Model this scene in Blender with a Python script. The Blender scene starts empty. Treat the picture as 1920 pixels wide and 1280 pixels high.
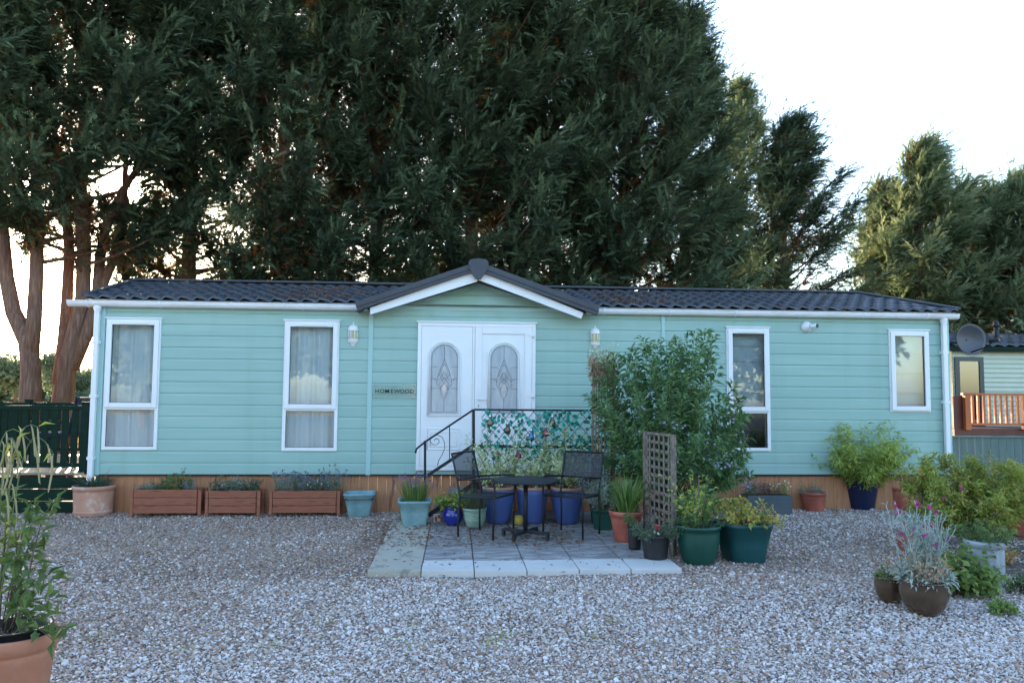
import bpy, math, random
import numpy as np
from mathutils import Vector, Matrix
PI=math.pi; R=math.radians
S=bpy.context.scene; C=S.collection
# ---------------------------------------------------------------- camera model (also used to turn measured photo points into places)
FPX,YAW,PITCH,ROLL,EYE=1450.0,R(4.1),R(3.98),R(.43),1.55
_F=np.array([math.sin(YAW)*math.cos(PITCH),math.cos(YAW)*math.cos(PITCH),math.sin(PITCH)])
_R=np.array([math.cos(YAW),-math.sin(YAW),0.]); _U=np.cross(_R,_F)
CR=_R*math.cos(ROLL)+_U*math.sin(ROLL); CU=-_R*math.sin(ROLL)+_U*math.cos(ROLL)
EY=np.array([0,0,EYE])
def ray(x,y): return _F*FPX+CR*(x-960)+CU*(640-y)
def at(x,y,Y):
    d=ray(x,y); return EY+d*(Y/d[1])
def gnd(x,y,Z=0.):
    d=ray(x,y); return EY+d*((Z-EYE)/d[2])
def mpp(Y): return Y/FPX            # metres per photo pixel at that distance
YF=10.5                              # plane of the home's front wall
def W(x,y):
    p=at(x,y,YF); return p[0],p[2]
# ---------------------------------------------------------------- object helpers
ORG={}
def put(o,label=None,cat=None,group=None,kind=None):
    if label: o['label']=label
    if cat: o['category']=cat
    if group: o['group']=group
    if kind: o['kind']=kind
    return o
def thing(name,label,cat,loc=(0,0,0),rz=0,group=None,world=False,kind=None):
    o=bpy.data.objects.new(name,None); C.objects.link(o); o.empty_display_size=.1
    o.location=loc; o.rotation_euler=(0,0,rz)
    put(o,label,cat,group,kind)
    if world: ORG[o.name]=np.array(loc,float)
    return o
def link(name,me,parent=None):
    o=bpy.data.objects.new(name,me); C.objects.link(o)
    if parent is not None:
        o.parent=parent
        if parent.name in ORG: ORG[o.name]=ORG[parent.name]
    return o
def npmesh(name,V,F,mats,parent=None,smooth=False,tint=None,midx=None):
    V=np.asarray(V,float)
    if parent is not None and parent.name in ORG: V=V-ORG[parent.name]
    F=np.asarray(F,np.int32); n,m=F.shape
    me=bpy.data.meshes.new(name)
    me.vertices.add(len(V)); me.vertices.foreach_set('co',V.astype(np.float32).ravel())
    me.loops.add(n*m); me.loops.foreach_set('vertex_index',F.ravel())
    me.polygons.add(n); me.polygons.foreach_set('loop_start',np.arange(0,n*m,m,dtype=np.int32))
    me.polygons.foreach_set('loop_total',np.full(n,m,np.int32))
    if midx is not None: me.polygons.foreach_set('material_index',np.asarray(midx,np.int32))
    if smooth: me.polygons.foreach_set('use_smooth',np.ones(n,bool))
    if tint is not None:
        a=me.attributes.new('tint','FLOAT','POINT'); a.data.foreach_set('value',np.asarray(tint,np.float32))
    me.update(calc_edges=True)
    for k in (mats if isinstance(mats,(list,tuple)) else [mats]): me.materials.append(k)
    return link(name,me,parent)
class MB:
    def __init__(s): s.v=[]; s.f=[]; s.m=[]; s.sm=[]; s.T=None
    def add(s,vs,fs,mi=0,smooth=False):
        b=len(s.v)
        for v in vs:
            v=Vector(v)
            if s.T is not None: v=s.T@v
            s.v.append(v)
        for f in fs: s.f.append([b+i for i in f]); s.m.append(mi); s.sm.append(smooth)
        return s
    def box(s,x0,x1,y0,y1,z0,z1,mi=0):
        v=[(x0,y0,z0),(x1,y0,z0),(x1,y1,z0),(x0,y1,z0),(x0,y0,z1),(x1,y0,z1),(x1,y1,z1),(x0,y1,z1)]
        return s.add(v,[(0,3,2,1),(4,5,6,7),(0,1,5,4),(1,2,6,5),(2,3,7,6),(3,0,4,7)],mi)
    def bar(s,a,b,w,h,mi=0,up=(0,0,1)):
        a=Vector(a);b=Vector(b);d=(b-a).normalized();u=Vector(up)
        if abs(d.dot(u))>.98: u=Vector((0,1,0))
        x=d.cross(u).normalized()*(w/2); z=x.cross(d).normalized()*(h/2)
        v=[a-x-z,a+x-z,a+x+z,a-x+z,b-x-z,b+x-z,b+x+z,b-x+z]
        return s.add(v,[(0,1,2,3),(7,6,5,4),(0,4,5,1),(1,5,6,2),(2,6,7,3),(3,7,4,0)],mi)
    def tube(s,pts,r,n=8,mi=0,cap=True,smooth=True):
        pts=[Vector(p) for p in pts]; k=len(pts)
        rs=r if isinstance(r,(list,tuple,np.ndarray)) else [r]*k
        d=(pts[1]-pts[0]).normalized(); u=Vector((0,0,1)) if abs(d.z)<.9 else Vector((1,0,0))
        x=d.cross(u).normalized(); vs=[]
        for i,p in enumerate(pts):
            t=(pts[min(i+1,k-1)]-pts[max(i-1,0)])
            if t.length<1e-9: t=d.copy()
            t.normalize(); x=(x-t*x.dot(t))
            if x.length<1e-6: x=t.cross(Vector((.3,.5,.7)))
            x.normalize(); y=t.cross(x)
            for j in range(n):
                a=2*PI*j/n; vs.append(p+(x*math.cos(a)+y*math.sin(a))*rs[i])
        fs=[]
        for i in range(k-1):
            for j in range(n):
                a=i*n+j;b=i*n+(j+1)%n; fs.append((a,b,b+n,a+n))
        if cap: fs.append(tuple(range(n))[::-1]); fs.append(tuple((k-1)*n+j for j in range(n)))
        return s.add(vs,fs,mi,smooth)
    def lathe(s,prof,n=32,c=(0,0,0),mi=0,smooth=True,sx=1,sy=1,fn=None):
        vs=[];k=len(prof)
        for r,z in prof:
            for j in range(n):
                a=2*PI*j/n; q=r*(fn(a,z) if fn else 1)
                vs.append((c[0]+q*math.cos(a)*sx,c[1]+q*math.sin(a)*sy,c[2]+z))
        fs=[(i*n+j,i*n+(j+1)%n,(i+1)*n+(j+1)%n,(i+1)*n+j) for i in range(k-1) for j in range(n)]
        return s.add(vs,fs,mi,smooth)
    def sqlathe(s,prof,n=6,e=.18,mi=0,ratio=1.0,smooth=False):
        # rounded-square rings: prof of (half width, z)
        vs=[];k=len(prof);ring=[]
        for q in range(4):
            for j in range(n+1):
                a=q*PI/2+j/n*PI/2
                cx=(1-e)*(1 if q in (0,3) else -1); cy=(1-e)*(1 if q in (0,1) else -1)
                ring.append((cx+e*math.cos(a),cy+e*math.sin(a)))
        m=len(ring)
        for r,z in prof:
            for x,y in ring: vs.append((r*x,r*y*ratio,z))
        fs=[(i*m+j,i*m+(j+1)%m,(i+1)*m+(j+1)%m,(i+1)*m+j) for i in range(k-1) for j in range(m)]
        return s.add(vs,fs,mi,smooth)
    def prism(s,poly,y0,y1,mi=0):
        # polygon in (x,z) extruded along y
        n=len(poly); vs=[(x,y0,z) for x,z in poly]+[(x,y1,z) for x,z in poly]
        fs=[tuple(range(n)),tuple(range(2*n-1,n-1,-1))]+[(i,i+n,(i+1)%n+n,(i+1)%n) for i in range(n)]
        return s.add(vs,fs,mi)
    def build(s,name,mats,parent=None,bevel=0,fix=True):
        me=bpy.data.meshes.new(name)
        o=np.zeros(3)
        if parent is not None and parent.name in ORG: o=ORG[parent.name]
        me.from_pydata([tuple(np.array(v)-o) for v in s.v],[],s.f)
        me.polygons.foreach_set('material_index',s.m); me.polygons.foreach_set('use_smooth',s.sm)
        for k in (mats if isinstance(mats,(list,tuple)) else [mats]): me.materials.append(k)
        if fix:
            import bmesh
            bm=bmesh.new(); bm.from_mesh(me); bmesh.ops.recalc_face_normals(bm,faces=bm.faces); bm.to_mesh(me); bm.free()
        me.update()
        ob=link(name,me,parent)
        if bevel:
            b=ob.modifiers.new('bevel','BEVEL'); b.width=bevel; b.segments=2; b.limit_method='ANGLE'; b.angle_limit=R(40)
        return ob
# ---------------------------------------------------------------- materials
def nt(name):
    m=bpy.data.materials.new(name); m.use_nodes=True; t=m.node_tree; t.nodes.clear()
    return m,t,t.nodes,t.links
def col(c): return (*c,1) if len(c)==3 else c
def pm(name,c1,c2=None,scale=4,rough=.6,bump=0,bscale=60,metal=0,spec=.5,stretch=(1,1,1),c3=None,trans=0,detail=5,coat=0,lo=.35,hi=.65,sub=None):
    m,t,N,L=nt(name)
    out=N.new('ShaderNodeOutputMaterial'); b=N.new('ShaderNodeBsdfPrincipled')
    b.inputs['Base Color'].default_value=col(c1); b.inputs['Roughness'].default_value=rough
    b.inputs['Metallic'].default_value=metal; b.inputs['Specular IOR Level'].default_value=spec
    b.inputs['Coat Weight'].default_value=coat
    tc=N.new('ShaderNodeTexCoord'); mp=N.new('ShaderNodeMapping'); mp.inputs['Scale'].default_value=stretch
    L.new(tc.outputs['Object'],mp.inputs['Vector'])
    if c2 is not None:
        n=N.new('ShaderNodeTexNoise'); n.inputs['Scale'].default_value=scale; n.inputs['Detail'].default_value=detail
        n.inputs['Roughness'].default_value=.62
        L.new(mp.outputs[0],n.inputs['Vector'])
        r=N.new('ShaderNodeValToRGB'); e=r.color_ramp.elements
        e[0].position=lo; e[0].color=col(c1); e[1].position=hi; e[1].color=col(c2)
        if c3 is not None:
            q=e.new((lo+hi)/2+.05); q.color=col(c3)
        L.new(n.outputs['Fac'],r.inputs['Fac']); L.new(r.outputs['Color'],b.inputs['Base Color'])
    if bump:
        n2=N.new('ShaderNodeTexNoise'); n2.inputs['Scale'].default_value=bscale; n2.inputs['Detail'].default_value=4
        L.new(mp.outputs[0],n2.inputs['Vector'])
        bp=N.new('ShaderNodeBump'); bp.inputs['Strength'].default_value=1; bp.inputs['Distance'].default_value=bump
        L.new(n2.outputs['Fac'],bp.inputs['Height']); L.new(bp.outputs[0],b.inputs['Normal'])
    L.new(b.outputs[0],out.inputs['Surface'])
    return m
def leafmat(name,cols,trans=.3,rough=.5,spec=.3):
    # colours follow the 'tint' value each leaf carries
    m,t,N,L=nt(name)
    out=N.new('ShaderNodeOutputMaterial'); b=N.new('ShaderNodeBsdfPrincipled' if spec>0 else 'ShaderNodeBsdfDiffuse'); tr=N.new('ShaderNodeBsdfTranslucent'); mx=N.new('ShaderNodeMixShader')
    a=N.new('ShaderNodeAttribute'); a.attribute_name='tint'
    r=N.new('ShaderNodeValToRGB'); e=r.color_ramp.elements
    e[0].position=0; e[0].color=col(cols[0]); e[1].position=1; e[1].color=col(cols[-1])
    for i,c in enumerate(cols[1:-1],1):
        q=e.new(i/(len(cols)-1)); q.color=col(c)
    L.new(a.outputs['Fac'],r.inputs['Fac']); L.new(r.outputs['Color'],b.inputs[0])
    hs=N.new('ShaderNodeHueSaturation'); hs.inputs['Hue'].default_value=.485; hs.inputs['Saturation'].default_value=1.15; hs.inputs['Value'].default_value=1.6
    L.new(r.outputs['Color'],hs.inputs['Color']); L.new(hs.outputs[0],tr.inputs['Color'])
    if spec>0: b.inputs['Roughness'].default_value=rough; b.inputs['Specular IOR Level'].default_value=spec
    mx.inputs[0].default_value=trans
    L.new(b.outputs[0],mx.inputs[1]); L.new(tr.outputs[0],mx.inputs[2]); L.new(mx.outputs[0],out.inputs['Surface'])
    return m
def glassmat(name,tint=(.9,.95,.95),refl=1.0,ior=1.5,rough=0.02):
    m,t,N,L=nt(name)
    out=N.new('ShaderNodeOutputMaterial'); g=N.new('ShaderNodeBsdfGlossy'); tr=N.new('ShaderNodeBsdfTransparent'); mx=N.new('ShaderNodeMixShader'); fr=N.new('ShaderNodeFresnel')
    g.inputs['Roughness'].default_value=rough; tr.inputs['Color'].default_value=col(tint); fr.inputs['IOR'].default_value=ior
    ml=N.new('ShaderNodeMath'); ml.operation='MULTIPLY_ADD'; ml.inputs[1].default_value=refl; ml.inputs[2].default_value=.04
    L.new(fr.outputs[0],ml.inputs[0]); L.new(ml.outputs[0],mx.inputs[0])
    L.new(tr.outputs[0],mx.inputs[1]); L.new(g.outputs[0],mx.inputs[2]); L.new(mx.outputs[0],out.inputs['Surface'])
    return m
M={}
def sidingmat():
    m=pm('siding_paint',(.285,.445,.40),(.325,.485,.435),scale=1.0,rough=.55,bump=.0009,bscale=22,stretch=(.5,1,7),spec=.35,detail=3)
    t=m.node_tree;N=t.nodes;L=t.links; b=[n for n in N if n.type=='BSDF_PRINCIPLED'][0]; src=b.inputs['Base Color'].links[0].from_socket
    tc=N.new('ShaderNodeTexCoord'); mp=N.new('ShaderNodeMapping'); mp.inputs['Scale'].default_value=(4.3,1,.35); L.new(tc.outputs['Object'],mp.inputs[0])
    n=N.new('ShaderNodeTexNoise'); n.inputs['Scale'].default_value=1; n.inputs['Detail'].default_value=4; L.new(mp.outputs[0],n.inputs['Vector'])
    r=N.new('ShaderNodeValToRGB'); r.color_ramp.elements[0].position=.52; r.color_ramp.elements[0].color=(0,0,0,1); r.color_ramp.elements[1].position=.80; r.color_ramp.elements[1].color=(.32,.32,.32,1); L.new(n.outputs['Fac'],r.inputs[0])
    mx=N.new('ShaderNodeMix'); mx.data_type='RGBA'; L.new(r.outputs[0],mx.inputs['Factor']); L.new(src,mx.inputs['A']); mx.inputs['B'].default_value=(.20,.33,.25,1)
    # green algae high on the gable and beside the door frame
    sp=N.new('ShaderNodeSeparateXYZ'); L.new(tc.outputs['Object'],sp.inputs[0])
    n2=N.new('ShaderNodeTexNoise'); n2.inputs['Scale'].default_value=3.0; n2.inputs['Detail'].default_value=5; L.new(tc.outputs['Object'],n2.inputs['Vector'])
    a1=N.new('ShaderNodeMapRange'); a1.inputs['From Min'].default_value=2.45; a1.inputs['From Max'].default_value=2.85; L.new(sp.outputs[2],a1.inputs['Value'])
    a2=N.new('ShaderNodeMapRange'); a2.inputs['From Min'].default_value=.42; a2.inputs['From Max'].default_value=.62; L.new(n2.outputs['Fac'],a2.inputs['Value'])
    mu=N.new('ShaderNodeMath'); mu.operation='MULTIPLY'; L.new(a1.outputs[0],mu.inputs[0]); L.new(a2.outputs[0],mu.inputs[1])
    mu2=N.new('ShaderNodeMath'); mu2.operation='MULTIPLY'; mu2.inputs[1].default_value=.45; L.new(mu.outputs[0],mu2.inputs[0])
    m3=N.new('ShaderNodeMix'); m3.data_type='RGBA'; L.new(mu2.outputs[0],m3.inputs['Factor']); L.new(mx.outputs['Result'],m3.inputs['A']); m3.inputs['B'].default_value=(.22,.36,.20,1)
    L.new(m3.outputs['Result'],b.inputs['Base Color']); return m
M['siding']=sidingmat()
M['sidingtrim']=pm('trim_paint',(.33,.52,.50),(.36,.55,.53),scale=2,rough=.5)
M['upvc']=pm('white_upvc',(.78,.80,.82),(.74,.76,.78),scale=3,rough=.32,spec=.5)
M['upvcdirty']=pm('white_gutter',(.78,.79,.80),(.60,.60,.58),scale=2.5,rough=.35,stretch=(1,1,4),lo=.45,hi=.8)
M['roof']=pm('charcoal_tile',(.034,.038,.048),(.075,.078,.085),scale=6,rough=.42,spec=.55,bump=.0015,bscale=160)
M['roofflat']=pm('charcoal_trim',(.045,.050,.062),(.058,.063,.075),scale=3,rough=.5,spec=.4)
M['skirt']=pm('stained_softwood',(.40,.165,.075),(.20,.08,.035),scale=2.2,rough=.65,stretch=(9,9,.8),c3=(.47,.215,.10),bump=.001,bscale=30)
M['planter']=pm('red_brown_decking',(.26,.075,.04),(.14,.038,.022),scale=3,rough=.6,stretch=(1,9,9),c3=(.32,.11,.06))
M['soil']=pm('potting_soil',(.03,.021,.015),(.075,.052,.036),scale=30,rough=.95,bump=.01,bscale=50)
M['curtain']=pm('net_curtain',(.86,.88,.92),(.76,.79,.84),scale=2,rough=.9,stretch=(8,1,.4))
M['blind']=pm('cream_blind',(.58,.61,.65),(.52,.55,.59),scale=3,rough=.8)
M['dark']=pm('dark_interior',(.02,.02,.022),rough=.9)
M['glass']=glassmat('window_glass',refl=.8,ior=1.5)
M['obscure']=pm('obscured_glass',(.30,.37,.42),(.40,.47,.52),scale=5,rough=.15,spec=.6,stretch=(3,1,.6),bump=.0012,bscale=70)
M['lead']=pm('leading',(.16,.18,.20),rough=.4,metal=.6)
M['bevelglass']=pm('bevelled_glass',(.36,.42,.46),rough=.12,spec=.7)
M['blackmetal']=pm('black_painted_metal',(.011,.012,.018),(.018,.020,.027),scale=12,rough=.5,spec=.35)
M['lampglass']=pm('yellowed_lamp_glass',(.50,.48,.28),(.42,.40,.24),scale=6,rough=.3)
# ---------------------------------------------------------------- camera
cd=bpy.data.cameras.new('camera'); cam=bpy.data.objects.new('camera',cd); C.objects.link(cam)
cd.sensor_width=36; cd.lens=FPX/1920*36; cd.clip_end=3000; cd.clip_start=.05
mm=Matrix([[CR[0],CU[0],-_F[0],0],[CR[1],CU[1],-_F[1],0],[CR[2],CU[2],-_F[2],EYE],[0,0,0,1]])
cam.matrix_world=mm; S.camera=cam
# ---------------------------------------------------------------- light
SUN_AZ,SUN_EL=R(-23.2),R(13.6)           # azimuth from +Y, negative to the left
sd=Vector((math.sin(SUN_AZ)*math.cos(SUN_EL),math.cos(SUN_AZ)*math.cos(SUN_EL),math.sin(SUN_EL)))
w=bpy.data.worlds.new('World'); S.world=w; w.use_nodes=True
N=w.node_tree.nodes; L=w.node_tree.links; N.clear()
sky=N.new('ShaderNodeTexSky'); sky.sky_type='NISHITA'; sky.sun_disc=False
sky.sun_elevation=SUN_EL; sky.sun_rotation=SUN_AZ; sky.dust_density=1.2; sky.air_density=1.0; sky.ozone_density=1.8
bg=N.new('ShaderNodeBackground'); bg.inputs['Strength'].default_value=.15
wo=N.new('ShaderNodeOutputWorld')
# bright aureole of the low sun, part of the sky itself
tc=N.new('ShaderNodeTexCoord'); dp=N.new('ShaderNodeVectorMath'); dp.operation='DOT_PRODUCT'; dp.inputs[1].default_value=sd
L.new(tc.outputs['Generated'],dp.inputs[0])
mxm=N.new('ShaderNodeMath'); mxm.operation='MAXIMUM'; mxm.inputs[1].default_value=0; L.new(dp.outputs['Value'],mxm.inputs[0])
pw=N.new('ShaderNodeMath'); pw.operation='POWER'; pw.inputs[1].default_value=4000; L.new(mxm.outputs[0],pw.inputs[0])
bg2=N.new('ShaderNodeBackground'); bg2.inputs['Color'].default_value=(1,.86,.66,1)
ml=N.new('ShaderNodeMath'); ml.operation='MULTIPLY'; ml.inputs[1].default_value=60; L.new(pw.outputs[0],ml.inputs[0]); L.new(ml.outputs[0],bg2.inputs['Strength'])
ad=N.new('ShaderNodeAddShader')
L.new(sky.outputs[0],bg.inputs[0]); L.new(bg.outputs[0],ad.inputs[0]); L.new(bg2.outputs[0],ad.inputs[1]); L.new(ad.outputs[0],wo.inputs[0])
ld=bpy.data.lights.new('sun','SUN'); ld.energy=3.5; ld.angle=R(.5); ld.color=(1,.80,.58)
so=bpy.data.objects.new('sun',ld); C.objects.link(so); so.rotation_euler=sd.to_track_quat('Z','Y').to_euler(); so.location=(0,0,20)
vs=S.view_settings; vs.view_transform='Standard'; vs.look='None'; vs.exposure=2.5; vs.gamma=1
S.cycles.max_bounces=6; S.cycles.diffuse_bounces=3; S.cycles.transparent_max_bounces=12
try: S.cycles.sample_clamp_indirect=6
except Exception: pass
# ================================================================ GROUND
def groundmat():
    m,t,N,L=nt('gravel')
    out=N.new('ShaderNodeOutputMaterial'); b=N.new('ShaderNodeBsdfPrincipled'); b.inputs['Roughness'].default_value=.8; b.inputs['Specular IOR Level'].default_value=.25
    tc=N.new('ShaderNodeTexCoord')
    wn=N.new('ShaderNodeTexNoise'); wn.inputs['Scale'].default_value=25; L.new(tc.outputs['Object'],wn.inputs['Vector'])
    va=N.new('ShaderNodeVectorMath'); va.operation='MULTIPLY_ADD'; va.inputs[1].default_value=(.02,.02,0); L.new(wn.outputs['Color'],va.inputs[0]); L.new(tc.outputs['Object'],va.inputs[2])
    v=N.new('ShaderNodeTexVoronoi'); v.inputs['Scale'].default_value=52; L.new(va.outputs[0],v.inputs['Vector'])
    sp=N.new('ShaderNodeSeparateColor'); L.new(v.outputs['Color'],sp.inputs[0])
    r=N.new('ShaderNodeValToRGB'); e=r.color_ramp.elements; e[0].position=0; e[0].color=(0.149,0.112,0.099,1); e[1].position=1; e[1].color=(0.769,0.719,0.744,1)
    for p,c in ((.3,(0.409,0.322,0.260,1)),(.55,(0.521,0.446,0.397,1)),(.75,(0.335,0.211,0.149,1)),(.88,(0.595,0.521,0.484,1))):
        q=e.new(p); q.color=c
    L.new(sp.outputs[0],r.inputs[0])
    n=N.new('ShaderNodeTexNoise'); n.inputs['Scale'].default_value=.55; n.inputs['Detail'].default_value=6; L.new(tc.outputs['Object'],n.inputs['Vector'])
    rr=N.new('ShaderNodeValToRGB'); rr.color_ramp.elements[0].position=.42; rr.color_ramp.elements[1].position=.68; L.new(n.outputs['Fac'],rr.inputs[0])
    n3=N.new('ShaderNodeTexNoise'); n3.inputs['Scale'].default_value=30; n3.inputs['Detail'].default_value=3; L.new(tc.outputs['Object'],n3.inputs['Vector'])
    mm_=N.new('ShaderNodeMath'); mm_.operation='MULTIPLY'; L.new(rr.outputs[0],mm_.inputs[0]); L.new(n3.outputs['Fac'],mm_.inputs[1])
    mix=N.new('ShaderNodeMix'); mix.data_type='RGBA'; L.new(mm_.outputs[0],mix.inputs['Factor']); L.new(r.outputs[0],mix.inputs['A']); mix.inputs['B'].default_value=(.085,.05,.032,1)
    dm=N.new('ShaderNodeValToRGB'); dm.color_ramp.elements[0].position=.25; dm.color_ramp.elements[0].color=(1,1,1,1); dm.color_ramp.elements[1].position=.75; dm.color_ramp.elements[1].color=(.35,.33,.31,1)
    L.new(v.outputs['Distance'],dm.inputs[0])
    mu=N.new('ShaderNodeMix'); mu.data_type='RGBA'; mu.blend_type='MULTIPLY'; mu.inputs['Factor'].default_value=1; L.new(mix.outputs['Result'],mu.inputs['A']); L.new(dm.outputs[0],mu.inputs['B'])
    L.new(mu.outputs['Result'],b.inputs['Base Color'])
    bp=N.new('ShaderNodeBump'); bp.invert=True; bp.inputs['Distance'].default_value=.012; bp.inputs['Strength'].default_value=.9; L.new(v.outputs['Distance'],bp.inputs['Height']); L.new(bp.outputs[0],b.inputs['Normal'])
    L.new(b.outputs[0],out.inputs[0]); return m
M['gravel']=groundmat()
M['field']=pm('dry_field_grass',(.34,.24,.11),(.22,.19,.08),scale=.25,rough=.95,c3=(.42,.31,.16),detail=9)
g=MB(); g.add([(-900,-200,-.03),(900,-200,-.03),(900,1600,-.03),(-900,1600,-.03)],[(0,1,2,3)]); put(g.build('ground',M['field']),kind='structure')
# gently uneven gravel yard
nx,ny=200,230; xs=np.linspace(-24,26,nx); ys=np.linspace(-34,14.5,ny)
X,Y=np.meshgrid(xs,ys)
Z=.006*np.sin(X*1.7+Y*.6)+.006*np.sin(X*.6-Y*1.9)+.004*np.sin(X*4.1+Y*3.3)
def zg(x,y): return .006*math.sin(x*1.7+y*.6)+.006*math.sin(x*.6-y*1.9)+.004*math.sin(x*4.1+y*3.3)
V=np.stack([X.ravel(),Y.ravel(),Z.ravel()],1); I=np.arange(nx*ny).reshape(ny,nx)
F=np.stack([I[:-1,:-1].ravel(),I[:-1,1:].ravel(),I[1:,1:].ravel(),I[1:,:-1].ravel()],1)
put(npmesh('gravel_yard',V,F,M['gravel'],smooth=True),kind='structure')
# loose stones
rng=np.random.default_rng(7)
def stones():
    ico_v=[];t=(1+5**.5)/2
    for a in (-1,1):
        for b_ in (-t,t): ico_v+= [(0,a,b_),(a,b_,0),(b_,0,a)]
    ico_v=np.array(ico_v)/math.sqrt(1+t*t)
    # faces by nearest triples
    F=[]
    d=np.linalg.norm(ico_v[:,None]-ico_v[None],axis=2); e=(d<1.1)&(d>.1)
    for i in range(12):
        for j in range(i+1,12):
            for k in range(j+1,12):
                if e[i,j] and e[j,k] and e[i,k]:
                    n=np.cross(ico_v[j]-ico_v[i],ico_v[k]-ico_v[i]); F.append((i,j,k) if n@ico_v[i]>0 else (i,k,j))
    F=np.array(F)
    P=[];Sz=[]
    for (y0,y1,den,sz) in ((3.6,5.0,4600,.0084),(5.0,6.7,3200,.0088),(6.7,10.6,1400,.0098)):
        x0,x1=-.72*y1-.5,.72*y1+1.2
        n=int((x1-x0)*(y1-y0)*den)
        p=np.stack([rng.uniform(x0,x1,n),rng.uniform(y0,y1,n)],1)
        P.append(p); Sz.append(rng.lognormal(math.log(sz),.28,n))
    P=np.concatenate(P);Sz=np.concatenate(Sz)
    # keep off the patio and out of the picture's far sides
    k=~((P[:,0]>PAT[0]+.02)&(P[:,0]<PAT[1]-.02)&(P[:,1]>PAT[2]+.02))
    k&=(P[:,1]<YF+.03)|(P[:,0]<-4.9)
    k&=np.abs(P[:,0]-P[:,1]*.075)<P[:,1]*.72+.15
    P=P[k];Sz=Sz[k]; n=len(P)
    A=rng.uniform(0,2*PI,n); tl=rng.normal(0,.35,(n,2))
    sc=np.stack([Sz*rng.uniform(.9,1.35,n),Sz*rng.uniform(.65,1.,n),Sz*rng.uniform(.4,.7,n)],1)
    V=ico_v[None]*sc[:,None,:]*rng.uniform(.85,1.15,(n,12,1))
    ca,sa=np.cos(A)[:,None],np.sin(A)[:,None]
    x=V[...,0]*ca-V[...,1]*sa; y=V[...,0]*sa+V[...,1]*ca; z=V[...,2]+x*tl[:,0:1]+y*tl[:,1:2]
    zz=.006*np.sin(P[:,0]*1.7+P[:,1]*.6)+.006*np.sin(P[:,0]*.6-P[:,1]*1.9)+.004*np.sin(P[:,0]*4.1+P[:,1]*3.3)
    V=np.stack([x+P[:,0:1],y+P[:,1:2],z+zz[:,None]+Sz[:,None]*.25],2).reshape(-1,3)
    Fa=(F[None]+12*np.arange(n)[:,None,None]).reshape(-1,3)
    dirt=.5+.5*np.sin(P[:,0]*.9+1.3+.8*np.sin(P[:,1]*1.1))*np.sin(P[:,1]*1.7-.5*P[:,0]+.7)
    dirt=np.clip(dirt*.6+np.clip((P[:,1]-5.0)/2.2,0,1)*.5+np.clip(-P[:,0]*.07,-.1,.25),0,1.1)
    tn=rng.uniform(0,1,n); tn=np.where(rng.uniform(0,1,n)<dirt*.85,tn*.54,.40+.60*tn)
    tn=np.repeat(tn,12)
    m,t_,N,L=nt('loose_stone')
    out=N.new('ShaderNodeOutputMaterial'); b=N.new('ShaderNodeBsdfPrincipled'); b.inputs['Roughness'].default_value=.75; b.inputs['Specular IOR Level'].default_value=.3
    a=N.new('ShaderNodeAttribute'); a.attribute_name='tint'
    r=N.new('ShaderNodeValToRGB'); e=r.color_ramp.elements; e[0].position=0; e[0].color=(0.203,0.141,0.109,1); e[1].position=1; e[1].color=(0.809,0.765,0.751,1)
    for p_,c in ((.12,(0.339,0.215,0.155,1)),(.3,(0.451,0.348,0.285,1)),(.42,(0.395,0.249,0.176,1)),(.52,(0.493,0.404,0.342,1)),(.6,(0.599,0.525,0.487,1)),(.68,(0.533,0.464,0.445,1)),(.85,(0.708,0.634,0.608,1))):
        q=e.new(p_); q.color=c
    L.new(a.outputs['Fac'],r.inputs[0]); L.new(r.outputs[0],b.inputs['Base Color']); L.new(b.outputs[0],out.inputs[0])
    put(npmesh('gravel_stones',V,Fa,m,tint=tn,smooth=True),'loose grey and brown gravel stones covering the yard','gravel',kind='stuff')
# ---- patio
pa=gnd(700,1078); pb=gnd(1270,1062)
PX0=-.735; PX1=2.0; PY0=6.76; PAT=(PX0,PX1,PY0)
M['slabbuff']=pm('buff_slab',(.36,.33,.27),(.24,.23,.19),scale=5,rough=.8,bump=.003,bscale=40,c3=(.42,.38,.31))
M['slabwhite']=pm('pale_slab',(.60,.58,.56),(.52,.50,.48),scale=3,rough=.8,bump=.002,bscale=70)
M['slabgrey']=pm('riven_grey_slab',(.17,.16,.16),(.42,.40,.39),scale=7,rough=.75,bump=.006,bscale=14,stretch=(.8,3.2,1),c3=(.31,.29,.28),lo=.38,hi=.62)
def stones_call(): stones()
pt=thing('patio',None,None,(PX0,PY0,0),kind='structure',world=True)
random.seed(5)
def slab(x0,x1,y0,y1,mat,h):
    s=MB(); gz=.004; s.box(x0+gz,x1-gz,y0+gz,y1-gz,-.03,h); o=s.build('slab',mat,pt,bevel=.004); 
    return o
yy=PY0
xl=PX0
# left column of buff slabs
cw=.455
y=PY0
for d in (.60,.30,.60,.60,.60):
    slab(xl,xl+cw,y,min(y+d,9.65),M['slabbuff'],.05+random.uniform(-.003,.003)); y+=d
x=xl+cw; ws=[.455]*5
for wd in ws:
    slab(x,x+wd,PY0,PY0+.42,M['slabwhite'],.05+random.uniform(-.003,.003)); x+=wd
for r_ in range(5):
    x=xl+cw; y=PY0+.42+r_*.60
    for wd in ws:
        slab(x,x+wd,y,y+.60,M['slabgrey'],.045+random.uniform(-.004,.004)); x+=wd
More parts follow.
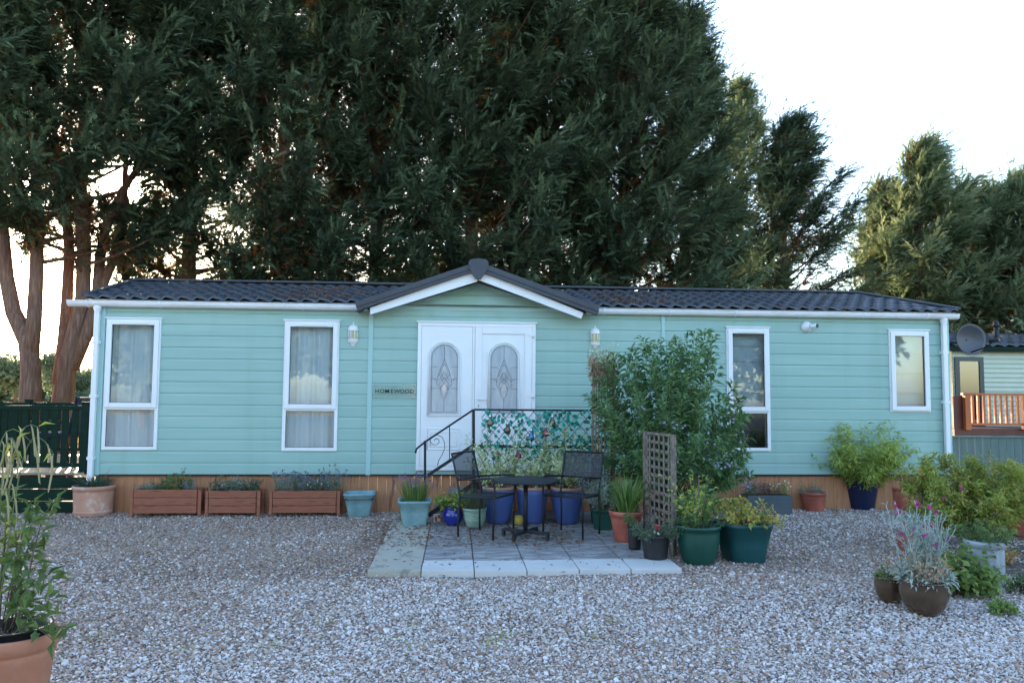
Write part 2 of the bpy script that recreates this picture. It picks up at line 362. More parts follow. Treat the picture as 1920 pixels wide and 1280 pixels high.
# ================================================================ THE PARK HOME
XL=W(182,740)[0]; XR=W(1779,740)[0]
ZB=.49; ZT=2.68; PITCHB=.1515; YB=YF+3.9
home=thing('park_home','pale green park home with charcoal tiled roof and gable over white double doors','park home',(XL,YF,0),world=True)
def vedge(x1,y1,x2,y2): return (W(x1,y1)[0]+W(x2,y2)[0])/2
WIN=[ # x0,x1,z0,z1,two-light?
 (vedge(203,600,190,843),vedge(304,600,295,843),W(243,843)[1],W(252,598)[1],True),
 (vedge(534.6,602,528.4,843),vedge(637,602,632.5,843),W(580,845)[1],W(586,602)[1],True),
 (vedge(1361,616,1363,845),vedge(1440,616,1445,845),W(1404,845)[1],W(1400,615)[1],True),
 (vedge(1663.5,620,1668.7,772),vedge(1738.5,620,1744,772),W(1706,772)[1],W(1701,620)[1],False)]
DR=(vedge(784,605,780,880),vedge(1003,605,1004,770),W(890,881)[1],W(893,606)[1])
holes=[(a,b,c,d) for a,b,c,d,_ in WIN]+[DR]
# gable geometry
GX=W(897,500)[0]; GL=W(690,585)[0]; GR=W(1097,590)[0]
Zapex=at(897,528,YF)[2]
# siding profile (offset towards the viewer, z) between z0 and z1
def profile(z0,z1):
    pts=[]; k=math.floor((z0-ZB)/PITCHB)
    raw=[]
    while ZB+k*PITCHB<z1+.2:
        b=ZB+k*PITCHB; raw+=[(0.0,b),(-.012,b+.001),(-.012,b+.008),(-.012,b+PITCHB-.030),(0.0,b+PITCHB-.004)]; k+=1
    out=[]
    for (ya,za),(yb,zb) in zip(raw,raw[1:]):
        if zb<=z0 or za>=z1 or zb-za<1e-6: continue
        a,b_=max(za,z0),min(zb,z1)
        f=lambda z: ya+(yb-ya)*(z-za)/(zb-za)
        out.append(((f(a),a),(f(b_),b_)))
    return out
wall=MB()
def strip(x0,x1,z0,z1,xf=None):
    for (ya,za),(yb,zb) in profile(z0,z1):
        xa0,xa1=(x0,x1) if xf is None else xf(za); xb0,xb1=(x0,x1) if xf is None else xf(zb)
        wall.add([(xa0,YF+ya,za),(xa1,YF+ya,za),(xb1,YF+yb,zb),(xb0,YF+yb,zb)],[(0,1,2,3)])
xsb=sorted(set([XL,XR]+[v for h in holes for v in h[:2]]))
for a,b in zip(xsb,xsb[1:]):
    mid=(a+b)/2; hz=sorted([(h[2],h[3]) for h in holes if h[0]<mid<h[1]])
    z=ZB
    for h0,h1 in hz:
        strip(a,b,z,h0); z=h1
    strip(a,b,z,ZT)
def gx(z):
    t=max(0,(Zapex+.1-z)/(Zapex+.1-ZT)); return GX-(GX-GL)*t-.0,GX+(GR-GX)*t
strip(0,0,ZT,Zapex+.09,gx)
# side and back walls
for sx in (XL,XR):
    wall.add([(sx,YF,ZB),(sx,YB,ZB),(sx,YB,ZT),(sx,YF,ZT)],[(0,1,2,3)])
wall.add([(XL,YB,ZB),(XR,YB,ZB),(XR,YB,ZT),(XL,YB,ZT)],[(0,1,2,3)])
wall.add([(XL,YF,ZB),(XR,YF,ZB),(XR,YB,ZB),(XL,YB,ZB)],[(0,1,2,3)])
wall_o=wall.build('wall',M['siding'],home,fix=False)
# trims: corner posts, vertical joint strips
for (x,w_,z1) in ((XL+.03,.09,ZT),(XR-.03,.09,ZT),(vedge(693.5,640,692,880)*1.0,.062,ZT-.03),(W(1243,640)[0],.05,ZT)):
    t=MB(); t.box(x-w_/2,x+w_/2,YF-.024,YF+.002,ZB-.01,z1); t.build('trim_strip',M['sidingtrim'],home,bevel=.003)
t=MB(); zb=W(895,579)[1]; x0,x1=gx(zb+.03); t.box(x0+.02,x1-.02,YF-.02,YF,zb-.026,zb+.026); t.build('gable_band',M['sidingtrim'],home)
# skirting boards
sk=MB(); x=XL+.02; random.seed(3)
while x<XR-.02:
    x2=min(x+.121,XR-.02); sk.box(x+.0015,x2-.0015,YF+.03+random.uniform(0,.003),YF+.05,-.05,ZB-.004); x=x2
sk.build('skirting',M['skirt'],home)
sk=MB(); sk.box(XL,XR,YF-.006,YF+.04,ZB-.022,ZB-.001); sk.build('base_rail',M['blackmetal'],home)
# windows
def frame_rect(mb,x0,x1,z0,z1,w_,y0,y1,wb=None,mi=0):
    wb=wb or w_
    mb.box(x0,x0+w_,y0,y1,z0,z1,mi); mb.box(x1-w_,x1,y0,y1,z0,z1,mi)
    mb.box(x0+w_,x1-w_,y0,y1,z1-w_,z1,mi); mb.box(x0+w_,x1-w_,y0,y1,z0,z0+wb,mi)
def curtain(x0,x1,z0,z1,y,mat,parent,seed,gap=None,name='curtain'):
    n=140; r_=random.Random(seed); ph=[r_.uniform(0,6) for _ in range(4)]
    V=[];F=[]
    for i in range(n+1):
        u=i/n; x=x0+(x1-x0)*u
        for j,z in enumerate((z0,(z0+z1)/2,z1)):
            a=.016*math.sin(u*31+ph[0]+j*.15)+.012*math.sin(u*57+ph[1]-j*.2)+.010*math.sin(u*13+ph[2])
            V.append((x,y+a,z))
    for i in range(n):
        for j in range(2):
            a=i*3+j; F.append((a,a+3,a+4,a+1))
    return npmesh(name,V,F,mat,parent,smooth=True)
for wi,(x0,x1,z0,z1,two) in enumerate(WIN):
    f=MB(); fy0=YF-.030; fy1=YF+.06
    frame_rect(f,x0,x1,z0,z1,.045,fy0,fy1)
    f.box(x0-.015,x1+.015,YF-.045,YF-.0,z1,z1+.018)          # drip head
    wo_=None
    if two:
        zt=z0+(z1-z0)*.318
        f.box(x0+.045,x1-.045,fy0,fy1,zt-.022,zt+.022)
    wino=f.build('window',M['upvc'],home,bevel=.004)
    if wi==3: wino['label']='small single pane window near the right end'
    s=MB(); zl=zt+.006 if two else z0+.02
    frame_rect(s,x0+.018,x1-.018,zl,z1-.018,.062,YF-.052,YF-.0305)
    sa=s.build('sash',M['upvc'],wino,bevel=.005)
    if two:
        v=MB(); v.box(x0+.16,x1-.16,YF-.062,YF-.0525,z1-.062,z1-.048); v.build('trickle_vent',M['upvc'],wino)
    p=MB(); p.box(x0+.07,x1-.07,YF-.022,YF-.018,zl+.05,z1-.07)
    if two: p.box(x0+.04,x1-.04,YF-.022,YF-.018,z0+.04,zt-.018)
    p.build('pane',M['glass'],wino)
    gk=MB(); frame_rect(gk,x0+.08,x1-.08,zl+.062,z1-.08,.005,YF-.0185,YF-.012)
    if two: frame_rect(gk,x0+.045,x1-.045,z0+.045,zt-.022,.005,YF-.0185,YF-.012)
    gk.build('gasket',M['dark'],wino)
    if wi in (0,1):
        curtain(x0-.1,x1+.1,z0-.05,z1+.05,YF+.10,M['curtain'],wino,wi+3)
    elif wi==2:
        b_=MB(); n=5; zz=np.linspace(zt+.05,z1-.02,n+1)
        for k in range(n): b_.add([(x0,YF+.10,zz[k]+.01),(x1,YF+.10,zz[k]+.01),(x1,YF+.115,zz[k+1]),(x0,YF+.115,zz[k+1])],[(0,1,2,3)]); b_.box(x0,x1,YF+.095,YF+.11,zz[k]-.008,zz[k]+.008)
        b_.build('roman_blind',M['blind'],wino)
        b_=MB(); b_.box(x0,x1,YF+.2,YF+.22,z0,zt); b_.build('panel_behind',M['dark'],wino)
    else:
        b_=MB(); n=4; zz=np.linspace(z0-.02,z1-.02,n+1)
        for k in range(n): b_.add([(x0,YF+.10,zz[k]+.01),(x1,YF+.10,zz[k]+.01),(x1,YF+.115,zz[k+1]),(x0,YF+.115,zz[k+1])],[(0,1,2,3)]); b_.box(x0,x1,YF+.095,YF+.11,zz[k]-.008,zz[k]+.008)
        b_.build('roman_blind',M['blind'],wino)
# doors
dx0,dx1,dz0,dz1=DR
fr=MB(); frame_rect(fr,dx0,dx1,dz0,dz1,.05,YF-.045,YF+.05); fr.box(dx0-.02,dx1+.02,YF-.06,YF-.0,dz1,dz1+.02)
xm=W(893,740)[0]; xm0=W(886,740)[0]
fr.box(xm0-.005,xm0+.025,YF-.044,YF+.05,dz0+.05,dz1-.05)
dfr=fr.build('door_frame',M['upvc'],home,bevel=.004)
def arch(cx,hw,z0,z1,n=14,grow=0):
    pts=[(cx-hw-grow,z0-grow),(cx+hw+grow,z0-grow)]
    zc=z1-hw
    for i in range(n+1):
        a=PI*i/n; pts.append((cx+(hw+grow)*math.cos(a),zc+(hw+grow)*math.sin(a)))
    return pts
def door(x0,x1,cx,hw,label=None,leaf2=False):
    d=MB(); d.box(x0,x1,YF-.040,YF+.01,dz0+.052,dz1-.052)
    if leaf2:
        frame_rect(d,x0,x1,dz0+.052,dz1-.052,.095,YF-.056,YF-.0402)
    o=d.build('door',M['upvc'],home,bevel=.004)
    ys=YF-.040
    z0=W(830,775)[1]; z1=W(830,645)[1]
    zc=z1-hw
    # glass
    gpl=MB(); gpl.prism(arch(cx,hw,z0,z1),ys-.006,ys-.001); gpl.build('obscured_pane',M['obscure'],o)
    # moulding round the glass
    tr=MB()
    out=arch(cx,hw,z0,z1,18,.028); out.append(out[0]); tr.tube([(x,ys-.006,z) for x,z in out],.011,6)
    out=arch(cx,hw,z0,z1,18,.004); out.append(out[0]); tr.tube([(x,ys-.007,z) for x,z in out],.007,6)
    zp1=W(832,803)[1]; zp0=W(832,842)[1]
    for gdx,wd in ((0,.009),(.045,.008)):
        a,b,c,d_=cx-hw-.03+gdx,cx+hw+.03-gdx,zp0+gdx,zp1-gdx
        tr.tube([(a,ys-.001,c),(b,ys-.001,c),(b,ys-.001,d_),(a,ys-.001,d_),(a,ys-.001,c)],wd,6)
    tr.build('moulding',M['upvc'],o)
    # leading
    ld_=MB(); y_=ys-.009; H=z1-z0
    def ln(*p): ld_.tube([(cx+a*hw,y_,z0+b*H) for a,b in p],.0021,5)
    for zf in (.36,.5,.67): ln((-.97,zf),(-.5,zf)); ln((.5,zf),(.97,zf))
    i=arch(cx,hw*.9,z0+.02,z1-hw*.1,16); i.append(i[0]); ld_.tube([(x,y_,z) for x,z in i],.0025,5)
    ln((0,.03),(0,.21)); ln((0,.78),(0,.97))
    ln((0,.78),(-.33,.62),(-.5,.5),(-.55,.42),(-.3,.36),(-.2,.28),(0,.21),(.2,.28),(.3,.36),(.55,.42),(.5,.5),(.33,.62),(0,.78))
    ln((0,.72),(-.28,.60),(0,.48),(.28,.60),(0,.72)); ln((-.75,.5),(-.5,.46),(-.2,.52),(0,.60)); ln((.75,.5),(.5,.46),(.2,.52),(0,.60))
    ln((0,.52),(-.36,.42),(0,.30),(.36,.42),(0,.52)); ln((-.4,.58),(0,.42),(.4,.58)); ln((-.3,.34),(0,.46),(.3,.34))
    ld_.build('leading',M['lead'],o)
    bv=MB()
    for zc_,h_ in ((.64,.07),(.36,.09)):
        bv=MB(); pts=[(cx,z0+(zc_+h_)*H),(cx-.2*hw,z0+zc_*H),(cx,z0+(zc_-h_)*H),(cx+.2*hw,z0+zc_*H)]; bv.prism(pts,y_-.001,y_+.003)
        bv.build('bevelled_glass',M['bevelglass'],o)
    return o
d1=door(dx0+.052,xm0-.008,W(833,710)[0],(W(859,710)[0]-W(806.5,710)[0])/2)
d2=door(xm0+.028,dx1-.052,W(944.5,710)[0],(W(971,710)[0]-W(918,710)[0])/2,leaf2=True)
h=MB(); hx,hz=W(897,748); h.box(hx-.014,hx+.014,YF-.066,YF-.0562,hz-.12,hz+.08)
h.tube([(hx,YF-.066,hz),(hx,YF-.10,hz),(hx+.015,YF-.108,hz),(hx+.11,YF-.108,hz-.004)],.009,8); h.build('handle',M['upvc'],d2)
h=MB(); h.box(hx-.004,hx+.004,YF-.068,YF-.0655,hz-.105,hz-.075); h.build('keyhole',M['dark'],d2)
for yy_ in (629,742):
    h=MB(); x_,z_=W(997,yy_); h.box(x_-.045,x_+.02,YF-.066,YF-.046,z_-.015,z_+.02); h.tube([(x_+.022,YF-.058,z_-.04),(x_+.022,YF-.058,z_+.02)],.008,8); h.build('hinge',M['upvc'],d2)
# gutter (half round trough with lips), brackets, downpipes
ZG=W(660,577)[1]
def gutter(x0,x1):
    g=MB(); prof=[(-.085,.03),(-.094,.034),(-.094,.02),(-.090,-.005),(-.075,-.03),(-.05,-.042),(-.02,-.045),(-.006,-.03),(-.004,.03)]
    n=len(prof); vs=[(x,YF-.03+a,ZG+b) for x in (x0,x1) for a,b in prof]
    g.add(vs,[(i,i+1,i+1+n,i+n) for i in range(n-1)]+[tuple(range(n)),tuple(range(n,2*n))],0,False)
    g.tube([(x0,YF-.124,ZG+.03),(x1,YF-.124,ZG+.03)],.007,6)
    o=g.build('gutter',M['upvcdirty'],home,fix=True); 
    k=x0+.25
    while k<x1:
        b=MB(); b.v=[]; vs=[(x,YF-.03+a*1.07,ZG+bb*1.08-.002) for x in (k-.012,k+.012) for a,bb in prof]
        b.add(vs,[(i,i+1,i+1+n,i+n) for i in range(n-1)]+[tuple(range(n)),tuple(range(n,2*n))]); b.build('bracket',M['upvc'],o); k+=.92
    return o
gxl=W(133,573)[0]; gxr=W(1790,603)[0]
gutter(gxl,GL-.0); gutter(GR+.0,gxr)
for a_,b_ in ((XL-.10,GL),(GR,XR+.10)):
    t=MB(); t.box(a_,b_,YF-.034,YF-.006,ZG-.04,ZG+.05); t.build('fascia',M['upvc'],home)
for px_,pxb,pyb in ((188,168,900),(1764,1772,880)):
    x_=W(px_,600)[0]-.01 if px_<500 else W(px_,612)[0]-.0
    t=MB(); yp=YF-.065
    t.lathe([(.0,0),(.05,0),(.05,-.03),(.034,-.09),(.033,-.12)],12,(x_,yp,ZG-.03))
    t.box(x_-.032,x_+.032,yp-.03,yp+.03,.18,ZG-.12); o=t.build('downpipe',M['upvc'],home,bevel=.008)
    for z in (.7,1.5,2.2):
        b=MB(); b.box(x_-.042,x_+.042,yp-.034,yp+.05,z-.02,z+.02); b.build('bracket',M['upvc'],o)
# roof: pressed pantile sheets, hipped at both ends
YR=YF+1.95; ridge_z=at(1300,549,YR)[2]; EAVE_Y=YF-.12; EAVE_Z=ZG+.055
hl=at(252,534,YR)[0]; hr=at(1610,557,YR)[0]
def roofsheet(A,B,Cc,D,nu,nv,wave=.20,row=.33,amp=.018,name='roof_slope'):
    # A eave start, B eave end, Cc ridge end, D ridge start
    A,B,Cc,D=[np.array(p,float) for p in (A,B,Cc,D)]
    e=(B-A)/np.linalg.norm(B-A); up=(D-A)-((D-A)@e)*e; Ls=np.linalg.norm(up); upn=up/Ls; nn=np.cross(e,upn); nn*=np.sign(nn[2])
    nr=max(1,round(Ls/row)); V=[];nU=nu
    vs=[]
    for r_ in range(nr):
        for f in (0,.02,.5,1.0): vs.append((r_+f,(1-f)*.022 if f>0 else -.004))
    for v,lift in vs:
        t=v/nr; a=A+(D-A)*t; b=B+(Cc-B)*t
        for i in range(nU+1):
            p=a+(b-a)*i/nU; s_=(p-A)@e
            ph=(s_/wave)%1.0
            w_=amp*(math.sin(2*PI*ph)+.35*math.sin(4*PI*ph+.6))
            V.append(p+nn*(w_+lift+.02))
    k=len(vs); I=np.arange(k*(nU+1)).reshape(k,nU+1)
    F=np.stack([I[:-1,:-1].ravel(),I[:-1,1:].ravel(),I[1:,1:].ravel(),I[1:,:-1].ravel()],1)
    return V,F
def Zg_at(x):
    YG_=YF-.28; l=at(668,577,YG_); r=at(1124,578,YG_); a=at(897,487,YG_)
    return np.where(x<a[0],a[2]-(a[0]-x)*(a[2]-l[2])/(a[0]-l[0]),a[2]-(x-a[0])*(a[2]-r[2])/(r[0]-a[0]))-.05
ex0=XL-.16; ex1=XR+.10; EYB=YB+.12
def rf(*a,**k):
    V,F=roofsheet(*a,**k); return npmesh('roof_slope',V,F,M['roof'],home)
V,F=roofsheet((ex0,EAVE_Y,EAVE_Z),(ex1,EAVE_Y,EAVE_Z),(hr,YR,ridge_z),(hl,YR,ridge_z),700,1)
V=np.array(V); Cn=V[F].mean(1); zg_=Zg_at(Cn[:,0]); F=F[~(Cn[:,2]<zg_)]
npmesh('roof_slope',V,F,M['roof'],home)
rf((ex1,EYB,EAVE_Z),(ex0,EYB,EAVE_Z),(hl,YR,ridge_z),(hr,YR,ridge_z),300,1)
rf((ex0,EYB,EAVE_Z),(ex0,EAVE_Y,EAVE_Z),(hl,YR,ridge_z),(hl,YR,ridge_z),150,1)
rf((ex1,EAVE_Y,EAVE_Z),(ex1,EYB,EAVE_Z),(hr,YR,ridge_z),(hr,YR,ridge_z),150,1)
t=MB()
def cap(a,b,w_=.10):
    t.bar(Vector(a)+Vector((0,0,.055)),Vector(b)+Vector((0,0,.055)),w_,.035)
cap((hl,YR,ridge_z),(hr,YR,ridge_z),.16); cap((ex0,EAVE_Y,EAVE_Z),(hl,YR,ridge_z)); cap((ex1,EAVE_Y,EAVE_Z),(hr,YR,ridge_z)); cap((ex0,EYB,EAVE_Z),(hl,YR,ridge_z)); cap((ex1,EYB,EAVE_Z),(hr,YR,ridge_z))
t.build('ridge_capping',M['roofflat'],home,bevel=.01)
t=MB(); t.add([(ex0,EAVE_Y,EAVE_Z),(ex1,EAVE_Y,EAVE_Z),(ex1,EYB,EAVE_Z),(ex0,EYB,EAVE_Z)],[(0,1,2,3)]); t.build('soffit',M['upvc'],home)
# gable roof and verges (overhang in front of the wall)
YG=YF-.28
def gp(px,py): p=at(px,py,YG); return p[0],p[2]
la,lb=gp(668,577),gp(676,592); lapex=gp(885,490); ra,rb=gp(1124,578),gp(1112,600); rapex=gp(912,490)
ap=gp(897,487)
gr=MB()
bk=YF+2.0
for s,(ex_,ez_) in ((-1,la),(1,ra)):
    gr.add([(ap[0],YG,ap[1]-.03),(ex_,YG,ez_),(ex_,bk,ez_),(ap[0],bk,ap[1]-.03)],[(0,1,2,3)])
    gr.add([(ap[0],YG,ap[1]-.07),(ex_,YG,ez_-.04),(ex_,bk,ez_-.04),(ap[0],bk,ap[1]-.07)],[(0,1,2,3)])
gr.build('gable_roof',M['roofflat'],home)
for s,pts in ((-1,[gp(666,567),gp(895,492),gp(895,508),gp(671,583)]),(1,[gp(898,492),gp(1123,575),gp(1119,592),gp(898,509)])):
    b=MB(); b.prism(pts,YG-.06,YG); 
    o=b.build('verge_board',M['roofflat'],home,bevel=.004)
    # raised lower lip
    q=MB(); a0=Vector((pts[0 if s<0 else 1][0],0,pts[0 if s<0 else 1][1])); 
    lo_a=Vector((pts[3][0],YG-.067,pts[3][1])); lo_b=Vector((pts[2][0],YG-.067,pts[2][1]))
    hi_a=Vector((pts[0][0],YG-.067,pts[0][1])); hi_b=Vector((pts[1][0],YG-.067,pts[1][1]))
    q.bar(lo_a*.55+hi_a*.45,lo_b*.55+hi_b*.45,.012,.012,up=(0,1,0)); q.build('verge_rib',M['roofflat'],o)
for pts in ([gp(694,577),gp(895,506),gp(895,527.5),gp(694,589.5)],[gp(898,506),gp(1094,586),gp(1090,597),gp(898,525)]):
    b=MB(); b.prism(pts,YG+.003,YG+.035); b.build('barge_board',M['upvc'],home)
b=MB(); sof=[gp(700,588),gp(897,531),gp(1090,594)]
for i in (0,1):
    (x0,z0),(x1,z1)=sof[i],sof[i+1]; b.add([(x0,YG+.03,z0),(x1,YG+.03,z1),(x1,YF+.02,z1+.03),(x0,YF+.02,z0+.03)],[(0,1,2,3)])
b.build('gable_soffit',M['upvc'],home)
b=MB(); b.prism([gp(*q) for q in ((878,492),(883,488),(897,486),(911,488),(916,493.5),(914,506),(902,524.7),(891,524.7),(880,506))],YG-.085,YG-.061); o=b.build('apex_cap',M['roofflat'],home,bevel=.005)
for q in ((886,504),(907,504),(897,490),(897,521)):
    sc=MB(); x,z=gp(*q); sc.tube([(x,YG-.085,z),(x,YG-.090,z)],.007,8); sc.build('screw',M['lead'],o)
# ================================================================ things fixed to the wall
def lantern(px,py,label):
    x,z=W(px,py); t=thing('wall_lantern',label,'wall lantern',(x,YF-.014,z),group='white half lanterns on the front wall')
    h=MB(); h.lathe([(0,.135),(.02,.13),(.055,.11),(.068,.08),(.07,.06),(.07,.052)],20,(0,0,0),sy=.85); h.tube([(0,0,.13),(0,0,.165)],[.008,.004],8); h.build('cap',M['upvc'],t)
    b=MB(); b.lathe([(.07,-.065),(.07,-.075),(.062,-.10),(.045,-.12),(.03,-.13),(.028,-.15),(.012,-.165),(0,-.168)],20,sy=.85); b.build('base',M['upvc'],t)
    g=MB(); g.lathe([(.060,-.068),(.060,.055)],20,sy=.85); g.build('shade',M['lampglass'],t)
    f=MB()
    for i in range(8):
        a=2*PI*(i+.5)/8; f.tube([(.064*math.cos(a),.064*.85*math.sin(a),-.068),(.064*math.cos(a),.064*.85*math.sin(a),.055)],.0055,6)
    f.build('rib',M['upvc'],t); return t
lantern(662.5,627,'white half lantern on green siding just left of the gable')
lantern(1115.5,633,'white half lantern on green siding above the dried climber')
# security lamp
x,z=W(1511,613); t=thing('security_lamp','white round security lamp with grey lens fixed under the gutter','security lamp',(x,YF-.014,z))
b=MB(); b.T=Matrix.Rotation(R(90),4,'X'); b.lathe([(0,0),(.075,0),(.078,.012),(.07,.03),(.045,.05),(.03,.075),(0,.078)],24); b.build('mount',M['upvc'],t)
b=MB(); b.tube([(.02,-.06,0),(.075,-.12,.004)],.030,16); b.tube([(.06,-.10,.004),(.088,-.135,.006)],[.030,.034],16); b.build('head',M['upvc'],t)
b=MB(); b.tube([(.0885,-.136,.006),(.098,-.147,.006)],[.031,.026],16); b.build('lens',pm('lens_grey',(.06,.06,.07),rough=.15),t)
# name plate
x0,z0=W(701,748); x1,z1=W(779.5,718)
t=thing('name_plate','clear acrylic name plate reading HOMEWOOD beside the doors','name plate',((x0+x1)/2,YF-.016,(z0+z1)/2))
wd=(x1-x0)/2+.002; hd=.10
m_,tr_,N_,L_=nt('clear_acrylic'); o_=N_.new('ShaderNodeOutputMaterial'); p_=N_.new('ShaderNodeBsdfPrincipled'); p_.inputs['Base Color'].default_value=(.36,.50,.43,1); p_.inputs['Roughness'].default_value=.08; q_=N_.new('ShaderNodeBsdfTransparent'); x_=N_.new('ShaderNodeMixShader'); x_.inputs[0].default_value=.2
L_.new(q_.outputs[0],x_.inputs[1]); L_.new(p_.outputs[0],x_.inputs[2]); L_.new(x_.outputs[0],o_.inputs[0])
b=MB(); b.box(-wd,wd,-.022,-.016,-hd,hd); b.build('acrylic_panel',m_,t)
for sx in (-1,1):
    for sz in (-1,1):
        b=MB(); b.tube([(sx*(wd-.02),.0,sz*(hd-.02)),(sx*(wd-.02),-.028,sz*(hd-.02))],.010,12); b.build('stud',pm('chrome',(.6,.6,.62),rough=.2,metal=1) if 'chrome' not in bpy.data.materials else bpy.data.materials['chrome'],t)
def text(s,size,loc,mat,parent,name='lettering',ext=.001,sp=1.0):
    c=bpy.data.curves.new(name,'FONT'); c.body=s; c.size=size; c.extrude=ext; c.align_x='CENTER'; c.align_y='CENTER'; c.space_character=sp; c.offset=.0004
    o=bpy.data.objects.new(name,c); C.objects.link(o)
    dg=bpy.context.evaluated_depsgraph_get(); me=bpy.data.meshes.new_from_object(o.evaluated_get(dg)); bpy.data.objects.remove(o)
    me.materials.append(mat); q=link(name,me,parent); q.location=loc; q.rotation_euler=(R(90),0,0); return q
LV=[];LF=[]
for i_,ch in enumerate('HOMEWOOD'):
    q=text(ch,.078,(0,0,0),M['blackmetal'],None); me_=q.data; b0=len(LV)
    cx_=(max(v.co.x for v in me_.vertices)+min(v.co.x for v in me_.vertices))/2
    LV+=[((v.co.x-cx_)+(i_-3.5)*(wd*2-.07)/7.35,-.0235-v.co.z,v.co.y-.004) for v in me_.vertices]; LF+=[[b0+k for k in p.vertices] for p in me_.polygons]; bpy.data.objects.remove(q)
me_=bpy.data.meshes.new('lettering'); me_.from_pydata(LV,[],LF); me_.materials.append(M['blackmetal']); link('lettering',me_,t)
b=MB(); b.box(-.03,.03,-.0235,-.0222,.060,.063); b.build('motif',M['blackmetal'],t)
# ================================================================ FOLIAGE TOOLS
def norm(a): return a/np.maximum(np.linalg.norm(a,axis=-1,keepdims=True),1e-9)
def conifer_spray(n=7,seed=0):
    r=np.random.default_rng(seed); T=[]
    def tri(a,b,wd):
        a=np.array(a,float);b=np.array(b,float); d=b-a; s=np.array([-d[1],d[0],r.uniform(-.7,.7)*np.linalg.norm(d)]); s=s/np.linalg.norm(s)*wd
        T.append([a-s,a+s,b])
    arch=lambda t:-.16*t*t
    for i in range(n):
        t=(i+.3)/n; L=.46*(1-.6*t)*r.uniform(.75,1.25)
        for sgn in (-1,1):
            an=R(33+r.uniform(-12,12)); a=(t,0,arch(t)); b=(t+L*math.cos(an),sgn*L*math.sin(an),arch(t+.2)+r.uniform(-.12,.06))
            tri(a,b,.036)
    tri((0,0,0),(.6,0,arch(.6)),.03); tri((.45,0,arch(.45)),(1.25,0,arch(1.25)),.035)
    return np.array(T)      # k,3,3
def instance(T,P,D,Nn,Sc):
    """place template T at P with x axis D, z axis near Nn, scale Sc"""
    x=norm(D); y=norm(np.cross(Nn,x)); z=np.cross(x,y)
    V=T.reshape(-1,3)
    out=P[:,None,:]+(V[None,:,0:1]*x[:,None,:]+V[None,:,1:2]*y[:,None,:]+V[None,:,2:3]*z[:,None,:])*Sc[:,None,None]
    return out.reshape(-1,3)
TOT=[]; SD=np.array(sd)
SPR=[conifer_spray(7,s) for s in (1,2,3)]
M['leyland']=leafmat('leyland_foliage',[(.030,.040,.028),(.060,.082,.050),(.100,.138,.075),(.17,.215,.11)],trans=.22,rough=.8,spec=0)
M['leylight']=leafmat('sunlit_cypress_foliage',[(.06,.09,.05),(.13,.17,.09),(.22,.26,.14),(.34,.36,.20)],trans=.32,rough=.8,spec=0)  # paler copy of the leyland foliage, sunlight put into its colour
M['deadtwig']=leafmat('dead_inner_twigs',[(.09,.045,.02),(.22,.10,.04),(.34,.16,.06)],trans=.25,spec=0)
M['bark']=pm('red_brown_bark',(.16,.085,.06),(.30,.185,.135),scale=5,spec=.05,rough=.95,stretch=(6,6,.7),bump=.02,bscale=9,c3=(.22,.13,.095))
